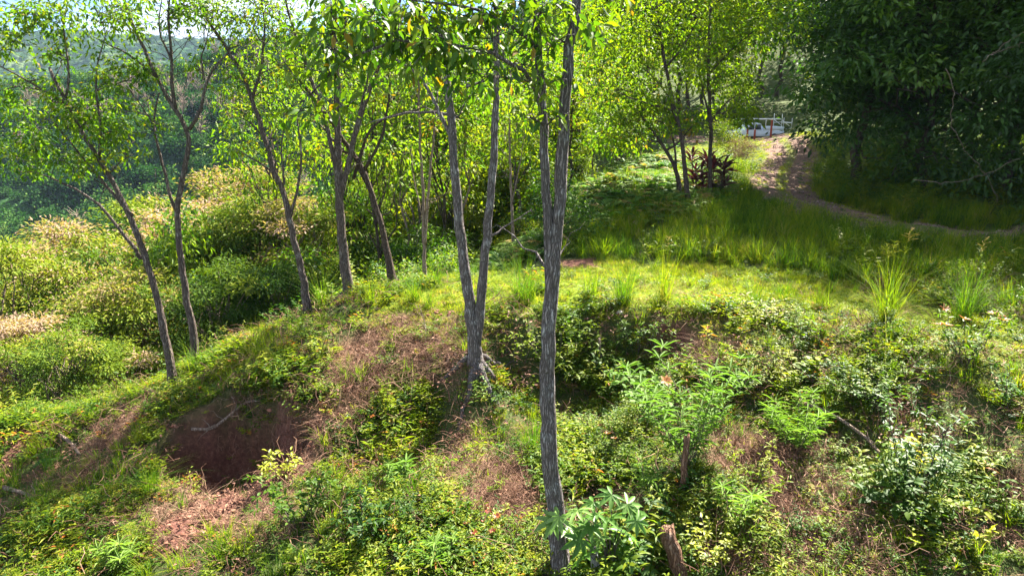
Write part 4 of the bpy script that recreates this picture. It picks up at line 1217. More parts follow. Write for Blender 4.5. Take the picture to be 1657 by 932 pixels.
def clod_mesh(seed):
    rng = np.random.default_rng(seed); mb = MB(); ph = np.arange(6) * 1.047
    for _ in range(7):
        c_ = np.array([rng.normal(0, .16), rng.normal(0, .16), 0]); r_ = rng.uniform(.012, .05)
        V = np.vstack([[[0, 0, .8]], np.stack([np.cos(ph), np.sin(ph), .35 + 0 * ph], 1), np.stack([np.cos(ph + .5), np.sin(ph + .5), -.4 + 0 * ph], 1)]) * r_ * (1 + .22 * rng.standard_normal((13, 1))) + c_
        k = np.arange(6); k2 = (k + 1) % 6
        mb.add(V, np.vstack([np.stack([0 * k, 1 + k, 1 + k2], 1), np.stack([1 + k, 7 + k, 1 + k2], 1), np.stack([1 + k2, 7 + k, 7 + k2], 1)]), T=rng.random())
    return mb.mesh('clods')


M['clod'] = leaf_mat('soil_clod', [(0, (.08, .034, .024)), (.5, (.15, .066, .045)), (1, (.24, .125, .085))], tfac=0.0, rough=.95, spec=.05, randomize=.4)
P = spots(rs, 6500, -16, 14, 8, 21, lambda X, Y: np.clip(region(SOIL_POLYS, X, Y, .35) * (1 - .8 * region([HOLLOW], X, Y, .3)) + .2 * region(DRY_POLYS, X, Y, .4), 0, 1) * in_view(X, Y))
scatter('soil_clods', [clod_mesh(310 + i) for i in range(3)], M['clod'], P, rs.random(len(P)) * 6.3, rs.uniform(.4, 1.3, len(P)), 'crumbled red clods on the bare soil')

M['road_stone'] = leaf_mat('road_stone', [(0, (.07, .045, .036)), (.5, (.16, .11, .09)), (1, (.28, .21, .18))], tfac=0.0, rough=.9, spec=.1, randomize=.5)
P = spots(rs, 30000, 8, 40, 24, 68, lambda X, Y: (road_dist(X, Y) < 1.8) * (fbm(X, Y, 73, 3) > -.15))
scatter('track_stones', [clod_mesh(320 + i) for i in range(3)], M['road_stone'], P + [0, 0, .03], rs.random(len(P)) * 6.3, rs.uniform(.25, .9, len(P)) ** 1.3, 'loose stones and grit on the dirt track')

# herbs mixed into the long grass by the track
P = spots(rs, 1500, 0, 30, 20, 50, lambda X, Y: acc_tall(X, Y) * (fbm(X * .5, Y * .5, 74, 3) > .05))
scatter('trackside_herbs', HERBS, M['leaf_weed'], P, rs.random(len(P)) * 6.3, rs.uniform(.7, 1.5, len(P)), 'leafy weeds standing in the long grass by the track')

# bracken on the mound and along the edge
FERN = [fern_mesh(270 + i, 7, 1.05, tint=.58 + .09 * i) for i in range(3)]
P = spots(rs, 4200, -6, 16, 24, 52, lambda X, Y: np.clip(region([FERNS, FERNB], X, Y, .5), 0, 1))
scatter('bracken', FERN, M['fern'], P, rs.random(len(P)) * 6.3, rs.uniform(.5, 1.15, len(P)), 'pale bracken ferns massed on the mound behind the clearing')

# undergrowth beyond the brow
UND = [weed_mesh(280, 12, 1.3, .2, .42, 16, tint=.55, spread=.5), weed_mesh(281, 12, 1.1, .17, .5, 16, tint=.68, spread=.5), weed_mesh(282, 10, 1.6, .24, .34, 16, tint=.36, spread=.5)]
def acc_und(X, Y):
    brow = np.interp(Y, [15, 18, 20, 22, 26, 30, 36, 45], [-14, -10, -6.6, -4.6, -2.2, -.4, 2.2, 6.0])
    a = sstep(0, -1.2, X - brow)
    a = np.maximum(a, ((Y > 44) & (X < 14)) * .8)
    a = np.maximum(a, ((X > 12.5) & (Y > 32.5) & (road_dist(X, Y) > 2.2) & (X > np.interp(Y, [30, 40, 50, 60], [13, 15.5, 19, 22]))) * 1.0)
    return a * in_view(X, Y, 6)


P = spots(rs, 9000, -40, 34, 16, 62, lambda X, Y: acc_und(X, Y) * np.where(Y < 34, 1, .55) * np.where(X < -7, .03, .7))
scatter('undergrowth', UND, M['leaf_thicket'], P, rs.random(len(P)) * 6.3, rs.uniform(.5, 1.2, len(P)), 'dense leafy undergrowth filling the woods beyond the clearing')

# forest of the far hillside and the mountains: crowns too far to tell apart
def crown_mesh(seed, n, r, leaf, flat=.7):
    rng = np.random.default_rng(seed); mb = MB()
    c_ = rdir(rng, 16) * r * .6 * np.array([1, 1, flat])
    i = rng.integers(0, 16, n)
    P_ = c_[i] + rng.standard_normal((n, 3)) * r * .26
    D = rdir(rng, n)
    mb.add(*put_leaves(LEAF_S, P_, D, np.array([0, 0, 1.0]) + rdir(rng, n) * .5, leaf * rng.uniform(.6, 1.2, n), leaf * .7, np.clip(.4 + rng.normal(0, .12, 16)[i] + rng.normal(0, .1, n), 0, .95)))
    return mb.mesh('far_crown')


def bare_mesh(seed):
    rng = np.random.default_rng(seed); mb = MB()
    mb.add(*tube(np.array([[0, 0, -5], [0, 0, 4], [.2, .2, 7]]), [.25, .18, .06], 4), T=.8)
    for k in range(26):
        z = rng.uniform(-1, 5); d = rdir(rng, 1)[0]; d[2] = abs(d[2]) + .5
        a = np.array([0, 0, z]); q = a + d * rng.uniform(2, 4.5)
        mb.add(*tube(limb(a, q, rng, 4, 0, .06), np.linspace(.11, .04, 4), 3), T=.8)
    return mb.mesh('bare_tree')


FC2 = [crown_mesh(290 + i, 700, 4.5, .9) for i in range(3)]
FC3 = [crown_mesh(297 + i, 1500, 4.5, .55) for i in range(2)]
def pts_on(zf, rng, n, x0, x1, y0, y1, acc):
    X = rng.uniform(x0, x1, n); Y = rng.uniform(y0, y1, n); k = acc(X, Y)
    return np.stack([X[k], Y[k], zf(X[k], Y[k])], 1)


P = pts_on(mid_hill_z, rs, 5600, -560, 200, 150, 640, lambda X, Y: np.abs(X) < Y * .8 + 30)
P[:, 2] += 2.5
scatter('far_woods', FC2, M['leaf_hill'], P, rs.random(len(P)) * 6.3, rs.uniform(.7, 1.9, len(P)), 'dark woods covering the hillside across the valley')
P = pts_on(mid_hill_z, rs, 1300, -560, 100, 180, 560, lambda X, Y: (np.abs(X) < Y * .8 + 30) & (fbm(X / 90, Y / 90, 91, 3) > .12))
P[:, 2] += 6
scatter('bare_woods', [bare_mesh(295), bare_mesh(296)], M['twig'], P, rs.random(len(P)) * 6.3, rs.uniform(.8, 1.5, len(P)), 'pale leafless trees scattered over the far hillside')
P = pts_on(far_hill_z, rs, 9000, -2600, 600, 1500, 3300, lambda X, Y: (np.abs(X) < Y * .8))
scatter('mountain_woods', FC2, M['leaf_hill'], P, rs.random(len(P)) * 6.3, rs.uniform(1.5, 3.2, len(P)), 'hazy woods on the mountain ridge')

# valley floor woods between the slope and the hillside
P = spots(rs, 9000, -320, 40, 55, 330, lambda X, Y: ((X < np.interp(Y, [55, 90, 200], [-8, -4, 0])) & (np.abs(X) < Y * .85 + 10)) * 1.0)
P[:, 2] += 1.5
scatter('valley_woods', FC3, M['leaf_far'], P, rs.random(len(P)) * 6.3, rs.uniform(.35, .8, len(P)), 'woods on the valley slope below the clearing')

# ------------------------------------------------------------------ the air
hz = MB()
x0, x1, y0, y1, z0, z1 = -4200, 4200, -2600, 4600, -330, 330
hz.add([[x0, y0, z0], [x1, y0, z0], [x1, y1, z0], [x0, y1, z0], [x0, y0, z1], [x1, y0, z1], [x1, y1, z1], [x0, y1, z1]],
       quads2tris([[0, 3, 2, 1], [4, 5, 6, 7], [0, 1, 5, 4], [1, 2, 6, 5], [2, 3, 7, 6], [3, 0, 4, 7]]))
m, N, Lk = new_mat('haze_air')
out = N.new('ShaderNodeOutputMaterial')
pv = N.new('ShaderNodeVolumePrincipled')
pv.inputs['Color'].default_value = (.68, .84, 1, 1)
pv.inputs['Density'].default_value = .0001
pv.inputs['Anisotropy'].default_value = -.7
Lk.new(pv.outputs[0], out.inputs['Volume'])
tag(obj('haze', hz.mesh('haze'), m), 'thin blue haze in the valley air', None, None, 'stuff')


# ------------------------------------------------------------------ single plants and things
def px_m(p):
    """metres per photograph pixel at place p"""
    return (p[1] * CP + (H - p[2]) * SP) / FPX


def tuft(base_px, hpx, label, n=80, spread=.14, stalks=0, seed=0, tint=.55, lean=.3, curve=.6, tmax=40):
    rng = np.random.default_rng(seed + 300)
    b_ = on_ground(*base_px, tmax); Lh = hpx * px_m(b_) * 1.15
    mb = MB()
    blades(rng, mb, int(n * 1.4), Lh, spread, .011, lean, curve, 5, tint - .14, .16, lvar=.45)
    blades(rng, mb, n // 3, Lh * .4, spread * 1.3, .014, .5, .6, 4, .9, .1)
    root = empty('grass_tuft', tuple(b_), label, 'grass tuft', 'grass tufts on the clearing and banks')
    obj('blades', mb.mesh('blades'), M['grass'], root)
    for k in range(stalks):
        sm = MB(); a = rng.random() * 6.28
        tip = np.array([math.cos(a) * .25, math.sin(a) * .25, Lh * rng.uniform(1.1, 1.45)])
        Pq = limb((0, 0, 0), tip, rng, 7, .02, .015)
        sm.add(*tube(Pq, np.linspace(.006, .003, 7), 4), T=.7)
        for j in range(16):
            q = Pq[5] + (Pq[6] - Pq[5]) * rng.random(); e = q + np.array([rng.normal(0, .09), rng.normal(0, .09), .05])
            sm.add(*tube(np.array([q, e]), .004, 3), T=.95)
        obj('seed_stalk', sm.mesh('seed_stalk'), M['grass'], root)
    return root


TUFTS = [((848, 489), 72, 'broad tall grass tuft on the clearing just left of the big trunk', 130, .3, 0), ((955, 485), 44, 'low bright grass tuft just right of the big trunk', 80, .2, 0), ((1008, 494), 64, 'dense upright grass tuft above the pale stone', 120, .2, 0),
         ((1075, 494), 82, 'tall thin grass tuft in the middle of the clearing', 90, .14, 1), ((1220, 497), 46, 'short loose grass tuft on the sunny turf', 60, .14, 0), ((1435, 523), 92, 'tall seeding grass tuft with nodding stalks at the shade edge', 130, .2, 6),
         ((1556, 522), 84, 'wide arching grass tuft behind the red-tipped shrub', 110, .2, 1), ((706, 463), 36, 'small grass tuft on the brow right of the thin poles', 60, .14, 0), ((672, 488), 40, 'bright grass tuft on the turf above the dry patch', 70, .16, 0),
         ((694, 498), 30, 'smallest grass tuft beside the dry patch', 50, .16, 0), ((322, 606), 50, 'grass tuft at the foot of the Y-forked tree', 90, .22, 0), ((430, 578), 56, 'shaggy grass tuft on the slope above the red hollow', 110, .35, 0),
         ((243, 800), 52, 'blue-green grass tuft left of the red hollow', 80, .12, 0), ((862, 735), 64, 'light green grass tuft left of the big trunk halfway down the bank', 90, .16, 0), ((520, 465), 66, 'long-bladed grass clump leaning on the mottled trunk', 60, .12, 0),
         ((765, 500), 56, 'thin grass tuft behind the twin-stemmed tree', 60, .2, 0), ((1270, 488), 40, 'low grass tuft at the sunny edge of the shade', 60, .2, 0), ((1330, 500), 40, 'feathery low grass tuft right of the clearing middle', 60, .2, 0),
         ((600, 492), 36, 'grass tuft between the leaning and mottled trunks', 60, .15, 0)]
for i, (b_, h_, lab, n_, sp_, st_) in enumerate(TUFTS):
    tuft(b_, h_, lab, n_, sp_, st_, seed=i, tint=.5 + .03 * (i % 4))


def shrub(name, base_px, hpx, label, seed, stems=6, leaf=.14, width=.36, per=14, mat='leaf_weed', tint=.5, spread=.1, open_=.45, tpl=LEAF_G, category='shrub', group=None, tip=None, droop=.2, tmax=40, sr=.012):
    """upright leafy shrub: each stem a part, its leaves one part; tip = (mat, count, label) for differently coloured top leaves"""
    rng = np.random.default_rng(seed)
    b_ = on_ground(*base_px, tmax); hh = hpx * px_m(b_)
    root = empty(name, tuple(b_), label, category, group)
    fm = MB(); tips = []
    for k in range(stems):
        a = k * 2.4 + rng.normal(0, .4)
        b0 = np.array([math.cos(a), math.sin(a), 0]) * spread * rng.random()
        q = b0 + np.array([math.cos(a) * open_ * rng.uniform(.3, 1), math.sin(a) * open_ * rng.uniform(.3, 1), rng.uniform(.6, 1)]) * hh
        P_ = limb(b0 - [0, 0, .05], q, rng, 8, .05, .02)
        sm = MB(); sm.add(*tube(P_, np.linspace(sr, sr * .35, 8), 5)); obj('stem', sm.mesh('stem'), M['bark'], root)
        f = np.linspace(.18, 1, per)
        Pq = np.stack([np.interp(f, np.linspace(0, 1, 8), P_[:, j]) for j in range(3)], 1)
        az = np.arange(per) * 2.4 + rng.random() * 6
        D = np.stack([np.cos(az), np.sin(az), rng.uniform(-droop, .55, per) + .5 * (f > .9)], 1)
        L = leaf * rng.uniform(.7, 1.15, per)
        fm.add(*put_leaves(tpl, Pq, D, np.array([0, 0, 1.0]) + rdir(rng, per) * .35, L, L * width, np.clip(tint + .12 * (f - .5) + rng.normal(0, .07, per), .02, .9)))
        # side sprays
        for s_ in range(3):
            i0 = rng.integers(3, 8); c_ = P_[i0] + rdir(rng, 1)[0] * np.array([1, 1, .5]) * leaf * 1.6
            sm2 = 9
            D = rdir(rng, sm2); D[:, 2] = D[:, 2] * .5 - .1
            L = leaf * rng.uniform(.6, 1, sm2)
            fm.add(*put_leaves(tpl, c_ + D * leaf * .2, D, np.array([0, 0, 1.0]) + rdir(rng, sm2) * .35, L, L * width, np.clip(tint + rng.normal(0, .1, sm2), .02, .9)))
        tips.append(q)
    obj('foliage', fm.mesh('foliage'), M[mat], root)
    if tip:
        tmb = MB(); nt_ = 7
        az = np.arange(nt_) * 2.4
        tmb.add(*put_leaves(LEAF_G, np.zeros((nt_, 3)), np.stack([np.cos(az), np.sin(az), .5 + 0 * az], 1), np.tile([0, 0, 1.0], (nt_, 1)), leaf * .9, leaf * .9 * width, rng.random(nt_)))
        me = tmb.mesh('young_leaves')
        for q in tips[:tip[1]]:
            o_ = obj('young_leaves', me, M[tip[0]], root); o_.location = tuple(q); o_.rotation_euler = (rng.normal(0, .2), rng.normal(0, .2), rng.random() * 6)
            o_['label'] = tip[2]
    return root


M['leaf_red'] = leaf_mat('red_leaf', [(0, (.14, .02, .02)), (.5, (.3, .05, .03)), (1, (.42, .14, .04))], trans=(1.2, .9, .6), tfac=.4)
M['leaf_orange'] = leaf_mat('orange_leaf', [(0, (.26, .07, .02)), (.5, (.34, .14, .03)), (1, (.36, .22, .08))], trans=(1.1, 1, .6), tfac=.4)
M['leaf_maroon'] = leaf_mat('maroon_leaf', [(0, (.03, .012, .014)), (.6, (.075, .02, .022)), (1, (.17, .05, .04))], trans=(1.4, .9, .8), tfac=.3)
M['leaf_yellow'] = leaf_mat('yellow_leaf', [(0, (.2, .24, .02)), (.6, (.34, .36, .03)), (1, (.45, .42, .06))], trans=(1.1, 1.1, .4), tfac=.45)
M['leaf_pale'] = leaf_mat('pale_leaf', [(0, (.06, .13, .02)), (.5, (.12, .21, .035)), (1, (.2, .28, .07))], trans=(1.1, 1.3, .4), tfac=.42, spec=.1, rough=.55)
SH = 'leafy shrubs on the banks'
shrub('shrub', (1562, 590), 92, 'shrub with orange-red young leaves at the right of the clearing', 401, 9, .17, .36, 14, 'leaf_weed', .6, .16, .55, group=SH, tip=('leaf_orange', 7, 'orange-red young leaves'))
shrub('shrub', (455, 775), 52, 'yellow-green young shrub on the right rim of the red hollow', 402, 5, .15, .4, 10, 'leaf_yellow', .3, .1, .5, group=SH)
shrub('shrub', (482, 850), 92, 'bushy mid-green shrub below the red hollow', 403, 9, .15, .42, 16, 'leaf_weed', .42, .2, .55, group=SH)
shrub('shrub', (590, 880), 84, 'dark green broad-leaved shrub low on the bank right of the hollow', 404, 8, .15, .42, 15, 'leaf_weed', .35, .2, .5, group=SH)
shrub('sapling', (1478, 800), 170, 'dark glossy sapling on the right bank behind the dead branch', 405, 9, .15, .4, 20, 'leaf_big', .38, .2, .42, category='sapling', group=SH)
shrub('sapling', (1464, 770), 66, 'bright yellow sapling glowing before the dark one on the right bank', 406, 3, .16, .42, 9, 'leaf_yellow', .6, .08, .3, category='sapling', group=SH)
shrub('shrub', (978, 745), 58, 'small pink-leaved plant right of the big trunk', 407, 3, .1, .36, 12, 'leaf_weed', .5, .06, .25, group=SH, tip=('leaf_orange', 3, 'pink young leaves'))
shrub('shrub', (1050, 690), 100, 'bright leafy shrub with broad rounded leaves on the bank', 408, 7, .2, .62, 9, 'leaf_pale', .2, .2, .45, group=SH, tip=('leaf_orange', 1, 'orange withering leaves'))
shrub('shrub', (1150, 920), 76, 'yellow-green shrub right of the leaning broken post', 409, 8, .12, .42, 14, 'leaf_yellow', .2, .18, .6, group=SH)
shrub('shrub', (870, 925), 60, 'light green low shrub at the foot of the big trunk', 410, 6, .11, .36, 12, 'leaf_weed', .7, .14, .5, group=SH)
shrub('shrub', (1575, 868), 38, 'small plant with four broad pale leaves at the lower right', 411, 2, .2, .45, 4, 'leaf_yellow', .2, .05, .3, group=SH)
shrub('shrub', (985, 640), 60, 'light shrub with yellowish tops under the clearing edge', 412, 7, .13, .45, 12, 'leaf_weed', .72, .16, .5, group=SH)
shrub('shrub', (895, 600), 80, 'leafy shrub half hidden behind the big trunk under the brow', 413, 8, .13, .42, 14, 'leaf_weed', .5, .25, .5, group=SH)
shrub('shrub', (1030, 575), 70, 'dark bushy shrub under the brow right of the big trunk', 414, 9, .12, .42, 14, 'leaf_weed', .36, .3, .5, group=SH)
shrub('shrub', (835, 590), 70, 'shrub hanging under the brow right of the twin-stemmed tree', 415, 8, .12, .42, 14, 'leaf_weed', .42, .3, .5, group=SH)
shrub('shrub', (1215, 780), 80, 'mixed green shrub above the hanging dead grass', 416, 7, .12, .3, 14, 'leaf_weed', .55, .2, .5, group=SH)
shrub('shrub', (1400, 660), 60, 'dense yellow-green shrub on the upper right bank', 417, 9, .11, .42, 13, 'leaf_weed', .62, .3, .6, group=SH)
shrub('shrub', (1640, 660), 70, 'light green shrub at the right edge of the bank', 418, 8, .13, .42, 12, 'leaf_pale', .1, .25, .6, group=SH)
for i, (u, v, h_) in enumerate([(772, 880, 30), (760, 905, 26), (785, 865, 24), (715, 870, 24), (800, 850, 26)]):
    shrub('herb', (u, v), h_, ['scarlet-tipped herb left of the big trunk, topmost but one', 'scarlet-tipped herb low on the bank left of the trunk', 'scarlet-tipped herb close to the big trunk', 'scarlet-tipped herb beside the fallen log', 'uppermost scarlet-tipped herb on the bank'][i], 420 + i, 4, .09, .4, 8, 'leaf_yellow', .15, .1, .6, category='herb', group='scarlet-tipped herbs on the bank', tip=('leaf_red', 3, 'scarlet young leaves'))


# long-leaved bushes: lance leaves in whorls on arching canes
def lance_bush(base_px, hpx, label, seed, canes=9, leaf=.34, w=.13, mat='leaf_pale', tint=.45, openn=.6):
    rng = np.random.default_rng(seed); b_ = on_ground(*base_px); hh = hpx * px_m(b_)
    root = empty('lance_leaved_bush', tuple(b_), label, 'bush', 'long-leaved bushes on the bank')
    fm = MB()
    for k in range(canes):
        a = k * 2.4 + rng.normal(0, .3); r_ = rng.uniform(.15, 1) * openn
        q = np.array([math.cos(a) * r_, math.sin(a) * r_, rng.uniform(.55, 1.0)]) * hh
        P_ = limb((0, 0, -.05), q, rng, 9, .08, .015)
        sm = MB(); sm.add(*tube(P_, np.linspace(.011, .004, 9), 5)); obj('cane', sm.mesh('cane'), M['twig'], root)
        for j in range(2, 9):
            n_ = 6 if j < 8 else 9
            az = np.arange(n_) * 6.283 / n_ + rng.random() * 6
            D = np.stack([np.cos(az), np.sin(az), rng.uniform(0, .7, n_)], 1)
            L = leaf * rng.uniform(.65, 1.1, n_)
            fm.add(*put_leaves(LEAF_G, np.repeat(P_[j:j + 1], n_, 0), D, np.tile([0, 0, 1.0], (n_, 1)) + rdir(rng, n_) * .25, L, L * w, np.clip(tint + rng.normal(0, .12, n_), .02, .95)))
    obj('foliage', fm.mesh('foliage'), M[mat], root)
    return root


lance_bush((1110, 760), 190, 'large light-green bush with long narrow leaves in the middle of the bank', 431, 13, .34, .15)
lance_bush((1290, 735), 110, 'wispy narrow-leaved bush above the dead branch', 432, 10, .3, .1, tint=.6)
lance_bush((640, 800), 56, 'small narrow-leaved bush beside the pale disc', 433, 4, .26, .16, tint=.6)
lance_bush((715, 925), 60, 'narrow-leaved bush at the bottom left of the big trunk', 434, 5, .28, .14, tint=.6)
lance_bush((1045, 800), 60, 'single-headed narrow-leaved plant above the hand-leaved shrub', 435, 3, .26, .14, tint=.5)
lance_bush((1190, 860), 100, 'tall narrow-leaved plant left of the hanging dead grass', 436, 3, .3, .12, tint=.5)
lance_bush((190, 925), 50, 'pale narrow-leaved plant at the lower left', 437, 5, .3, .12, tint=.65)

# hand-leaved shrub: every leaf a part
rng = np.random.default_rng(440)
lm_ = MB()
for k, a in enumerate(np.linspace(-2.1, 2.1, 7)):
    Lk_ = .36 * (1 - .22 * abs(a) / 2.1)
    lm_.add(*put_leaves(LEAF_G, np.zeros((1, 3)), np.array([[math.cos(a), math.sin(a), -.12]]), np.array([[0, 0, 1.0]]), Lk_, Lk_ * .3, np.array([.5])))
hand = lm_.mesh('leaf')
b_ = on_ground(985, 945)
cas = empty('hand_leaved_shrub', tuple(b_), 'cassava-like shrub with large hand-shaped leaves right of the big trunk', 'shrub')
M['leaf_hand'] = leaf_mat('hand_leaf', [(0, (.06, .14, .02)), (.5, (.1, .2, .035)), (1, (.2, .3, .08))], trans=(1, 1.3, .5), tfac=.4, randomize=.7)
heads = [(905, 835), (935, 825), (960, 812), (990, 800), (1015, 815), (1030, 842), (985, 838), (955, 850), (1010, 862), (970, 870), (940, 872), (1000, 885), (1035, 880), (1020, 905), (985, 905), (1045, 920), (920, 850), (968, 832), (1022, 828), (950, 895), (895, 842)]
for i, (u, v) in enumerate(heads):
    q = at_y(u, v, b_[1] - .25 + rng.normal(0, .22)) - b_
    mid = np.array([q[0] * .25, q[1] * .3, q[2] * .55])
    P_ = np.array([[q[0] * .05, 0, 0], mid * .6, mid, (mid + q) / 2 + [0, 0, .05], q])
    pm = MB(); pm.add(*tube(P_, np.linspace(.012, .004, 5), 5)); st = obj('leaf_stalk', pm.mesh('leaf_stalk'), M['bark'], cas)
    o_ = obj('leaf', hand, M['leaf_hand'], cas)
    o_.location = tuple(q); o_.rotation_euler = (rng.normal(0, .35), rng.normal(.15, .35), math.atan2(q[1], q[0]) + rng.normal(0, .5)); s_ = rng.uniform(.8, 1.2); o_.scale = (s_, s_, s_)

# red strap-leaved shrub by the track
rng = np.random.default_rng(450)
strap = MB(); strap.add(*put_leaves(LEAF_G, np.zeros((1, 3)), np.array([[1.0, 0, .1]]), np.array([[0, 0, 1.0]]), .8, .15, np.array([.5])))
strap = strap.mesh('leaf')
b_ = on_ground(1152, 318, 60)
cor = empty('red_leaved_shrub', tuple(b_), 'dark red strap-leaved shrub beside the slim trees by the track', 'shrub')
for k in range(11):
    hh = rng.uniform(.7, 2.4); x_ = rng.normal(0, .75); y_ = rng.normal(0, .4)
    sm = MB(); sm.add(*tube(np.array([[x_ * .8, y_ * .8, -.1], [x_, y_, hh]]), [.03, .02], 5)); obj('stem', sm.mesh('stem'), M['bark_dark'], cor)
    for j in range(16):
        o_ = obj('leaf', strap, M['leaf_maroon'], cor); o_.location = (x_, y_, hh - rng.uniform(0, .5)); o_.rotation_euler = (rng.normal(0, .2), -rng.uniform(-.2, 1.1), j * 2.4 + rng.normal(0, .2)); s_ = rng.uniform(.6, 1.1); o_.scale = (s_, s_, s_)

# bushes round the wood edge
BU = [(1195, 268, 62, .75, 1, 'pinkish-brown dry bush on the bank below the parked truck', 'dry'), (900, 395, 60, .8, 0, 'bush at the left edge of the fern mound', None), (1000, 262, 60, 1.0, 2, 'dark bush behind the fern mound', None), 
      (1175, 258, 70, .9, 0, 'bush on the left of the red-leaved shrub top', None), (860, 400, 45, .8, 1, 'bright bush behind the big trunk', None), (790, 418, 45, .9, 0, 'bush behind the twin-stemmed tree', None),
      (735, 425, 45, .9, 2, 'bush right of the pair of thin poles', None), (640, 445, 40, .8, 1, 'bush behind the leaning brown trunk', None), (590, 455, 40, .8, 2, 'bush between the mottled and leaning trunks', None), (530, 470, 40, .8, 0, 'bush behind the mottled trunk', None), (460, 500, 40, .8, 1, 'bush behind the thin straight tree', None),
      (400, 530, 40, .7, 2, 'bush on the brow left of the thin straight tree', None), (240, 620, 30, .6, 1, 'bush on the brow left of the leaning dark trunk', None), (60, 660, 30, .7, 0, 'bush above the sandy path at the left edge', None), (150, 640, 30, .6, 2, 'bush on the brow above the left slope', None), (1180, 300, 60, .5, 1, 'low bush below the pinkish dry bush', None)]
for u, v, tm_, s, k, lab, mt in BU:
    q = on_ground(u, v, tm_)
    if u < 880:
        q = q + np.array([-2.2, 5.5, 0]) * (1 if u > 350 else .8)
    kit = KITS['bush'][k]
    if mt:
        kit = bushy(134, 2.6, 1.9, 70, 4200, (.13, .3), 'dry', low=.02, tint=.45, flat=.6)
    plant_tree(kit, 'bush', q[0], q[1], s, RT.uniform(0, 6), lab, 'bushes at the wood edge', 'bush')

# fern plants standing alone on the left slope
for i, (u, v, Lf, lab) in enumerate([(95, 745, .75, 'arching fern beside the sandy path'), (70, 890, .7, 'fern with drooping fronds at the lower left corner'), (330, 640, .5, 'small fern near the leaning dark trunk'), (20, 868, .6, 'fern at the very left edge'), (560, 790, .55, 'fern right of the bushy shrub below the hollow')]):
    rng = np.random.default_rng(460 + i); b_ = on_ground(u, v)
    root = empty('fern', tuple(b_), lab, 'fern', 'single ferns on the slope')
    for k in range(8):
        fm = MB(); frond(rng, fm, k * 2.4 + rng.normal(0, .2), Lf * rng.uniform(.75, 1.1), Lf * .2, 16, np.zeros(3), .45 + rng.normal(0, .08), rng.uniform(.45, .6))
        obj('frond', fm.mesh('frond'), M['fern'], root)


# dead wood, posts, roots
def stick(name, pts, w0, w1, label, category, mat='twig', dy=None, seed=0, sides=8, twigs=0, lift=0.03, group=None, lump=.1):
    rng = np.random.default_rng(500 + seed)
    P_ = np.array([on_ground(q[0], q[1]) + [0, 0, lift + (q[2] if len(q) > 2 else 0)] for q in pts])
    b_ = P_[0].copy(); s_ = px_m(b_)
    P_ = resample(P_ - b_, max(8, 4 * len(pts)))
    n_ = len(P_)
    mb = MB(); mb.add(*tube(P_, np.linspace(w0, w1, n_) * .5 * s_, sides, lump, rng))
    for k in range(twigs):
        i_ = rng.integers(2, n_ - 1); e = P_[i_] + rdir(rng, 1)[0] * np.array([.5, .5, .35])
        mb.add(*tube(limb(P_[i_], e, rng, 5, .05, .06), np.linspace(w0 * .2 * s_, .003, 5), 5))
    return tag(obj(name, mb.mesh(name, True), M[mat], None, tuple(b_)), label, category, group)


def post(name, base_px, top_px, w, label, mat, seed=0, jag=.05, group=None):
    """upright broken stump or post: base on the ground, ragged top"""
    rng = np.random.default_rng(520 + seed); b_ = on_ground(*base_px); t_ = at_y(*top_px, b_[1]); r_ = w * .5 * px_m(b_)
    P_ = limb((0, 0, -.15), t_ - b_, rng, 7, 0, .012)
    V, F = tube(P_, np.linspace(r_ * 1.15, r_ * .95, 7), 10, .07, rng)
    V[60:70, 2] += rng.uniform(-jag, jag, 10) + np.cos(np.arange(10) * .628) * jag; V[70, 2] -= jag * .5
    mb = MB(); mb.add(V, F)
    return tag(obj(name, mb.mesh(name, True), M[mat], None, tuple(b_)), label, 'post', group)


M['post_brown'] = bark_mat('weathered_post', (.07, .035, .022), (.22, .13, .085), (.36, .28, .22))
M['post_pale'] = bark_mat('pale_bark', (.1, .09, .08), (.5, .49, .47), (.7, .7, .69), pale_at=.45)
PG = 'posts and stumps on the bank'
post('broken_post', (1108, 945), (1078, 856), 24, 'thick brown broken post leaning left at the bottom edge', 'post_brown', 1, group=PG)
post('post', (1104, 790), (1111, 706), 10, 'thin tan post standing under the long-leaved bush', 'post_brown', 2, group=PG)
post('stump', (966, 950), (960, 888), 15, 'white-barked stump under the hand-leaved shrub', 'post_pale', 3, .02, group=PG)
post('stump', (1000, 950), (1000, 905), 11, 'short brown stump beside the white-barked one', 'post_brown', 4, .03, group=PG)
post('stake', (974, 600), (969, 548), 4, 'thin pale stake in the shade under the brow', 'twig', 5, .01, group=PG)
stick('dead_branch', [(1300, 672, .25), (1350, 690, .22), (1400, 725, .2), (1440, 775, .22), (1460, 800, .2), (1500, 850, .15), (1515, 868, .1)], 6, 3, 'long grey dead branch lying diagonally on the right bank', 'branch', seed=1, twigs=5)
stick('exposed_root', [(312, 712, .1), (345, 716, .22), (375, 706, .4), (400, 690, .45), (424, 676, .2)], 6, 4, 'bent pale root hanging across the red hollow', 'root', seed=2, twigs=6)
stick('exposed_root', [(377, 650, .05), (384, 670, .15), (386, 690, .1)], 4, 2, 'short whitish forked root under the hollow rim', 'root', seed=3, twigs=3)
stick('fallen_log', [(640, 915, .06), (670, 890, .08), (692, 868, .08)], 11, 8, 'dark fallen log below the small shrubs left of the trunk', 'log', 'bark_dark', seed=4)
stick('fallen_branch', [(930, 800, .1), (965, 785, .12), (1000, 775, .12)], 7, 4, 'brown fallen branch right of the big trunk', 'branch', 'post_brown', seed=5, twigs=2)
stick('fallen_branch', [(935, 612, .05), (950, 625, .06), (962, 632, .05)], 6, 4, 'short pinkish broken branch right of the trunk below the brow', 'branch', 'twig', seed=6)
stick('dead_branch', [(8, 795, .05), (40, 805, .08), (62, 812, .05)], 7, 4, 'short brown dead branch at the left edge', 'branch', 'twig', seed=7, twigs=2)
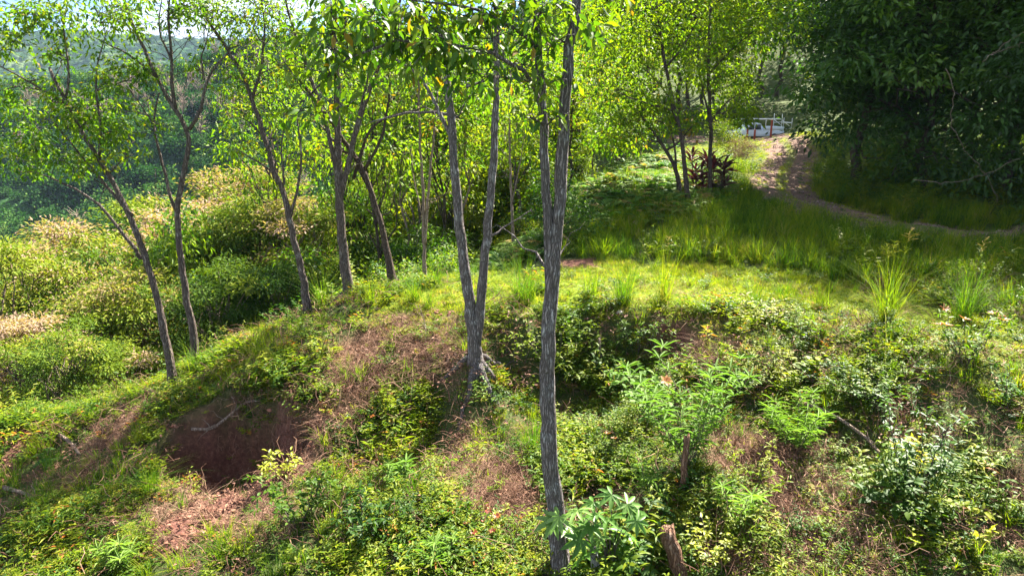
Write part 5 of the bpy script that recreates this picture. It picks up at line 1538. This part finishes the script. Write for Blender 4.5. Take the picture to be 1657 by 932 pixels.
stick('dead_branch', [(98, 712, .1), (115, 725, .12), (130, 742, .08)], 6, 4, 'pale dead branch beside the arching fern', 'branch', 'twig', seed=8, twigs=1)
stick('dead_sapling', [(688, 560, 0), (690, 545, .2), (680, 540, .75)], 2.2, 1, 'leafless grey twig standing in the dry patch', 'sapling', 'twig', seed=9, twigs=7)


def pebble(base_px, wpx, label, col, seed, flat=.6, name='stone', cat='stone'):
    rng = np.random.default_rng(seed); b_ = on_ground(*base_px); r_ = wpx * .5 * px_m(b_)
    nt_, ns_ = 7, 10
    th = np.linspace(0.05, math.pi - .05, nt_); ph = np.arange(ns_) * 6.283 / ns_
    V = np.stack([np.sin(th)[:, None] * np.cos(ph), np.sin(th)[:, None] * np.sin(ph), np.cos(th)[:, None] * flat + 0 * ph], -1) * r_
    V *= (1 + .12 * rng.standard_normal((nt_, ns_, 1)))
    i_ = np.arange(nt_ - 1)[:, None] * ns_; j_ = np.arange(ns_)[None]
    mb = MB(); mb.add(V.reshape(-1, 3), quads2tris(np.stack([i_ + j_, i_ + ns_ + j_, i_ + ns_ + (j_ + 1) % ns_, i_ + (j_ + 1) % ns_], -1).reshape(-1, 4)))
    return tag(obj(name, mb.mesh(name, True), flat_mat(name + '_stone', col, .85, .2, .25, 14, bump=.4), None, (b_[0], b_[1], b_[2] + r_ * .25)), label, cat)


pebble((1003, 508), 12, 'pale pinkish stone at the lip of the clearing', (.5, .42, .4), 1)
pebble((652, 742), 24, 'pale grey flat disc lying in the shade of the bank', (.5, .5, .55), 2, .3, 'grey_disc', 'disc')
pebble((996, 486), 8, 'small white stone at the foot of the dense upright tuft', (.6, .58, .55), 3)
pebble((1030, 362), 12, 'pink stone at the foot of the fern mound', (.5, .3, .26), 4)
pebble((330, 862), 10, 'small reddish stone on the bare soil at lower left', (.42, .26, .2), 5)

# dead grass hanging down the right bank
rng = np.random.default_rng(530)
for i, (u, v, wd, lab) in enumerate([(1250, 740, .9, 'thick curtain of hanging dead straw right of the tan post'), (1310, 790, .9, 'matted hanging straw below the dead branch'), (1215, 840, .7, 'hanging straw beside the tall narrow-leaved plant'), (1380, 860, .7, 'low clump of hanging straw on the right bank'), (1640, 790, .5, 'straw hanging over the bare hole at the right edge'), (400, 650, .8, 'dead straw fringe hanging over the rim of the red hollow'), (470, 672, .6, 'dead straw fringe on the right rim of the hollow')]):
    b_ = on_ground(u, v); mb = MB(); n_ = 240
    for k in range(n_):
        a = np.array([rng.normal(0, wd * .5), rng.normal(0, .3), 0]); a[2] = float(zat(b_[0] + a[0], b_[1] + a[1])) - b_[2] + rng.uniform(.05, .3)
        e = a + np.array([rng.normal(0, .12), -rng.uniform(.1, .4), -rng.uniform(-.1, .45)])
        e[2] = max(e[2], float(zat(b_[0] + e[0], b_[1] + e[1])) - b_[2])
        mb.add(*tube(limb(a, e, rng, 5, .3, .06), np.linspace(.006, .003, 5), 3, cap=False), T=rng.random())
    tag(obj('hanging_straw', mb.mesh('hanging_straw'), M['dry'], None, tuple(b_)), lab, None, 'curtains of dead straw', 'stuff')

# vines in the dark trees
for i, (pts, lab) in enumerate([([(1530, 110), (1545, 150), (1535, 200), (1560, 240), (1600, 290), (1615, 330)], 'pale vine snaking down the dark trees at the right'), ([(1480, 290), (1540, 297), (1600, 280), (1650, 255)], 'long low vine sagging across the dark trees'), ([(1600, 90), (1630, 80), (1657, 70)], 'short pale vine high at the right edge'), ([(1590, 100), (1640, 60), (1680, 40)], 'pale bare branch high among the dark trees')]):
    rng = np.random.default_rng(540 + i); P_ = np.array([at_y(u, v, 29.2 - .004 * (u - 1500)) for u, v in pts]); b_ = P_[-1].copy()
    mb = MB(); Q_ = resample(P_ - b_, 24); mb.add(*tube(Q_ + rng.normal(0, .03, Q_.shape), np.linspace(.014, .009, 24), 5))
    tag(obj('vine', mb.mesh('vine', True), M['twig'], None, tuple(b_)), lab, 'vine', 'vines hanging in the dark trees')


# ------------------------------------------------------------------ parked pickup and red posts at the end of the track
def box(mb, c, s, rot=0, taper=(1, 1)):
    x, y, z = [q * .5 for q in s]
    V = np.array([[-x, -y, -z], [x, -y, -z], [x, y, -z], [-x, y, -z], [-x * taper[0], -y * taper[1], z], [x * taper[0], -y * taper[1], z], [x * taper[0], y * taper[1], z], [-x * taper[0], y * taper[1], z]]) + np.array(c)
    mb.add(V, quads2tris([[0, 3, 2, 1], [4, 5, 6, 7], [0, 1, 5, 4], [1, 2, 6, 5], [2, 3, 7, 6], [3, 0, 4, 7]]))


def prism(mb, prof, y0, y1):
    n_ = len(prof); V = [[x, y0, z] for x, z in prof] + [[x, y1, z] for x, z in prof]
    F = []
    for i_ in range(n_):
        j_ = (i_ + 1) % n_; F += [[i_, j_, n_ + j_], [i_, n_ + j_, n_ + i_]]
    for i_ in range(1, n_ - 1):
        F += [[0, i_ + 1, i_], [n_, n_ + i_, n_ + i_ + 1]]
    mb.add(V, F)


def bevel(o, w=.03):
    md = o.modifiers.new('soft_edges', 'BEVEL'); md.width = w; md.segments = 2; md.limit_method = 'ANGLE'
    return o


M['truck_paint'] = flat_mat('truck_paint', (.55, .62, .72), .35, .5, .08, 3)
M['truck_white'] = flat_mat('white_pipe', (.75, .76, .78), .5, .4, .06, 5)
M['truck_glass'] = flat_mat('truck_glass', (.03, .04, .05), .1, .6, .1, 2)
M['rubber'] = flat_mat('rubber', (.02, .02, .02), .8, .3, .2, 9)
M['rim_metal'] = flat_mat('rim_metal', (.4, .4, .42), .4, .5, .1, 9, .7)
M['red_paint'] = flat_mat('red_paint', (.24, .05, .035), .7, .3, .25, 7)
M['lamp_glass'] = flat_mat('lamp_glass', (.6, .5, .4), .2, .6, .05, 4)
tp = at_y(1219, 221, 71.0)
tz = float(zat(tp[0], tp[1]))
truck = empty('pickup_truck', (tp[0], tp[1], tz - .35), 'pale blue-white pickup truck with a white pipe rack at the end of the track', 'truck')
truck.rotation_euler = (0, 0, math.radians(6))
mb = MB(); prism(mb, [(-2.6, .45), (2.6, .45), (2.62, .95), (1.0, 1.0), (-.2, 1.0), (-1.3, 1.02), (-2.55, .88)], -.88, .88)
body = bevel(obj('body', mb.mesh('body'), M['truck_paint'], truck), .05)
mb = MB(); prism(mb, [(-1.35, .98), (.45, .98), (.35, 1.6), (.1, 1.68), (-.65, 1.66)], -.8, .8)
cab = bevel(obj('cab', mb.mesh('cab'), M['truck_paint'], truck), .05)
for y_ in (-.815, .815):
    mb = MB(); prism(mb, [(-1.05, 1.08), (-.35, 1.08), (-.35, 1.55), (-.62, 1.55)], y_ - .012, y_ + .012); obj('side_window', mb.mesh('side_window'), M['truck_glass'], cab)
    mb = MB(); prism(mb, [(-.25, 1.08), (.35, 1.08), (.27, 1.55), (-.25, 1.55)], y_ - .012, y_ + .012); obj('side_window', mb.mesh('side_window'), M['truck_glass'], cab)
for y_ in (-.85, .85):                       # bed walls with a rail
    mb = MB(); box(mb, (1.55, y_, 1.16), (2.05, .06, .34)); bevel(obj('bed_side', mb.mesh('bed_side'), M['truck_paint'], truck), .015)
mb = MB(); box(mb, (2.58, 0, 1.12), (.06, 1.62, .4)); bevel(obj('tailgate', mb.mesh('tailgate'), M['truck_paint'], truck), .015)
for x_ in (-1.7, 1.65):
    for y_ in (-.82, .82):
        ang = np.linspace(0, 2 * math.pi, 21)[:-1]
        mb = MB(); mb.add(*tube(np.array([[x_, y_ - .11, .36], [x_, y_ + .11, .36]]), .36, 20)); wh = obj('wheel', mb.mesh('wheel'), M['rubber'], truck)
        mb = MB(); mb.add(*tube(np.array([[x_, y_ - .125, .36], [x_, y_ + .125, .36]]), .2, 16)); obj('rim', mb.mesh('rim'), M['rim_metal'], wh)
for y_ in (-.65, .65):
    mb = MB(); box(mb, (-2.585, y_, .72), (.05, .32, .16)); obj('headlight', mb.mesh('headlight'), M['lamp_glass'], truck)
mb = MB()
for y_ in (-.84, .84):
    mb.add(*tube(np.array([[-1.5, y_, 2.02], [2.3, y_, 2.02]]), .028, 6))
    for x_ in (.75, 2.3):
        mb.add(*tube(np.array([[x_, y_, 1.3], [x_, y_, 2.5 if x_ > 2 else 2.02]]), .028, 6))
    mb.add(*tube(np.array([[2.3, y_, 1.95], [3.2, y_, 1.3]]), .026, 6)); mb.add(*tube(np.array([[2.3, y_, 1.66], [3.3, y_, 1.7]]), .026, 6)); mb.add(*tube(np.array([[3.3, y_, 1.2], [3.3, y_, 2.1]]), .026, 6))
    mb.add(*tube(np.array([[3.3, y_, 1.2], [2.55, y_, 1.1]]), .026, 6))
for x_ in (-1.5, .75, 2.3, 3.3):
    mb.add(*tube(np.array([[x_, -.84, 2.02 if x_ < 3 else 1.7], [x_, .84, 2.02 if x_ < 3 else 1.7]]), .03, 6))
obj('pipe_rack', mb.mesh('pipe_rack'), M['truck_white'], truck)
for u, v, hp, lab in [(1187, 219, 14, 'short red post left of the truck bonnet'), (1209, 220, 20, 'red post in front of the truck cab'), (1221, 220, 15, 'shortest red post before the truck middle'), (1247, 221, 27, 'tallest red post before the truck tail')]:
    q = at_y(u, v, 67.5); z_ = float(zat(q[0], q[1])); hh = hp * px_m(q)
    mb = MB(); box(mb, (0, 0, hh / 2 - .1), (.15, .15, hh + .2), taper=(.92, .92)); box(mb, (0, 0, hh + .03), (.17, .17, .05))
    bevel(tag(obj('red_post', mb.mesh('red_post'), M['red_paint'], None, (q[0], q[1], z_)), lab, 'post', 'red posts before the truck'), .012)
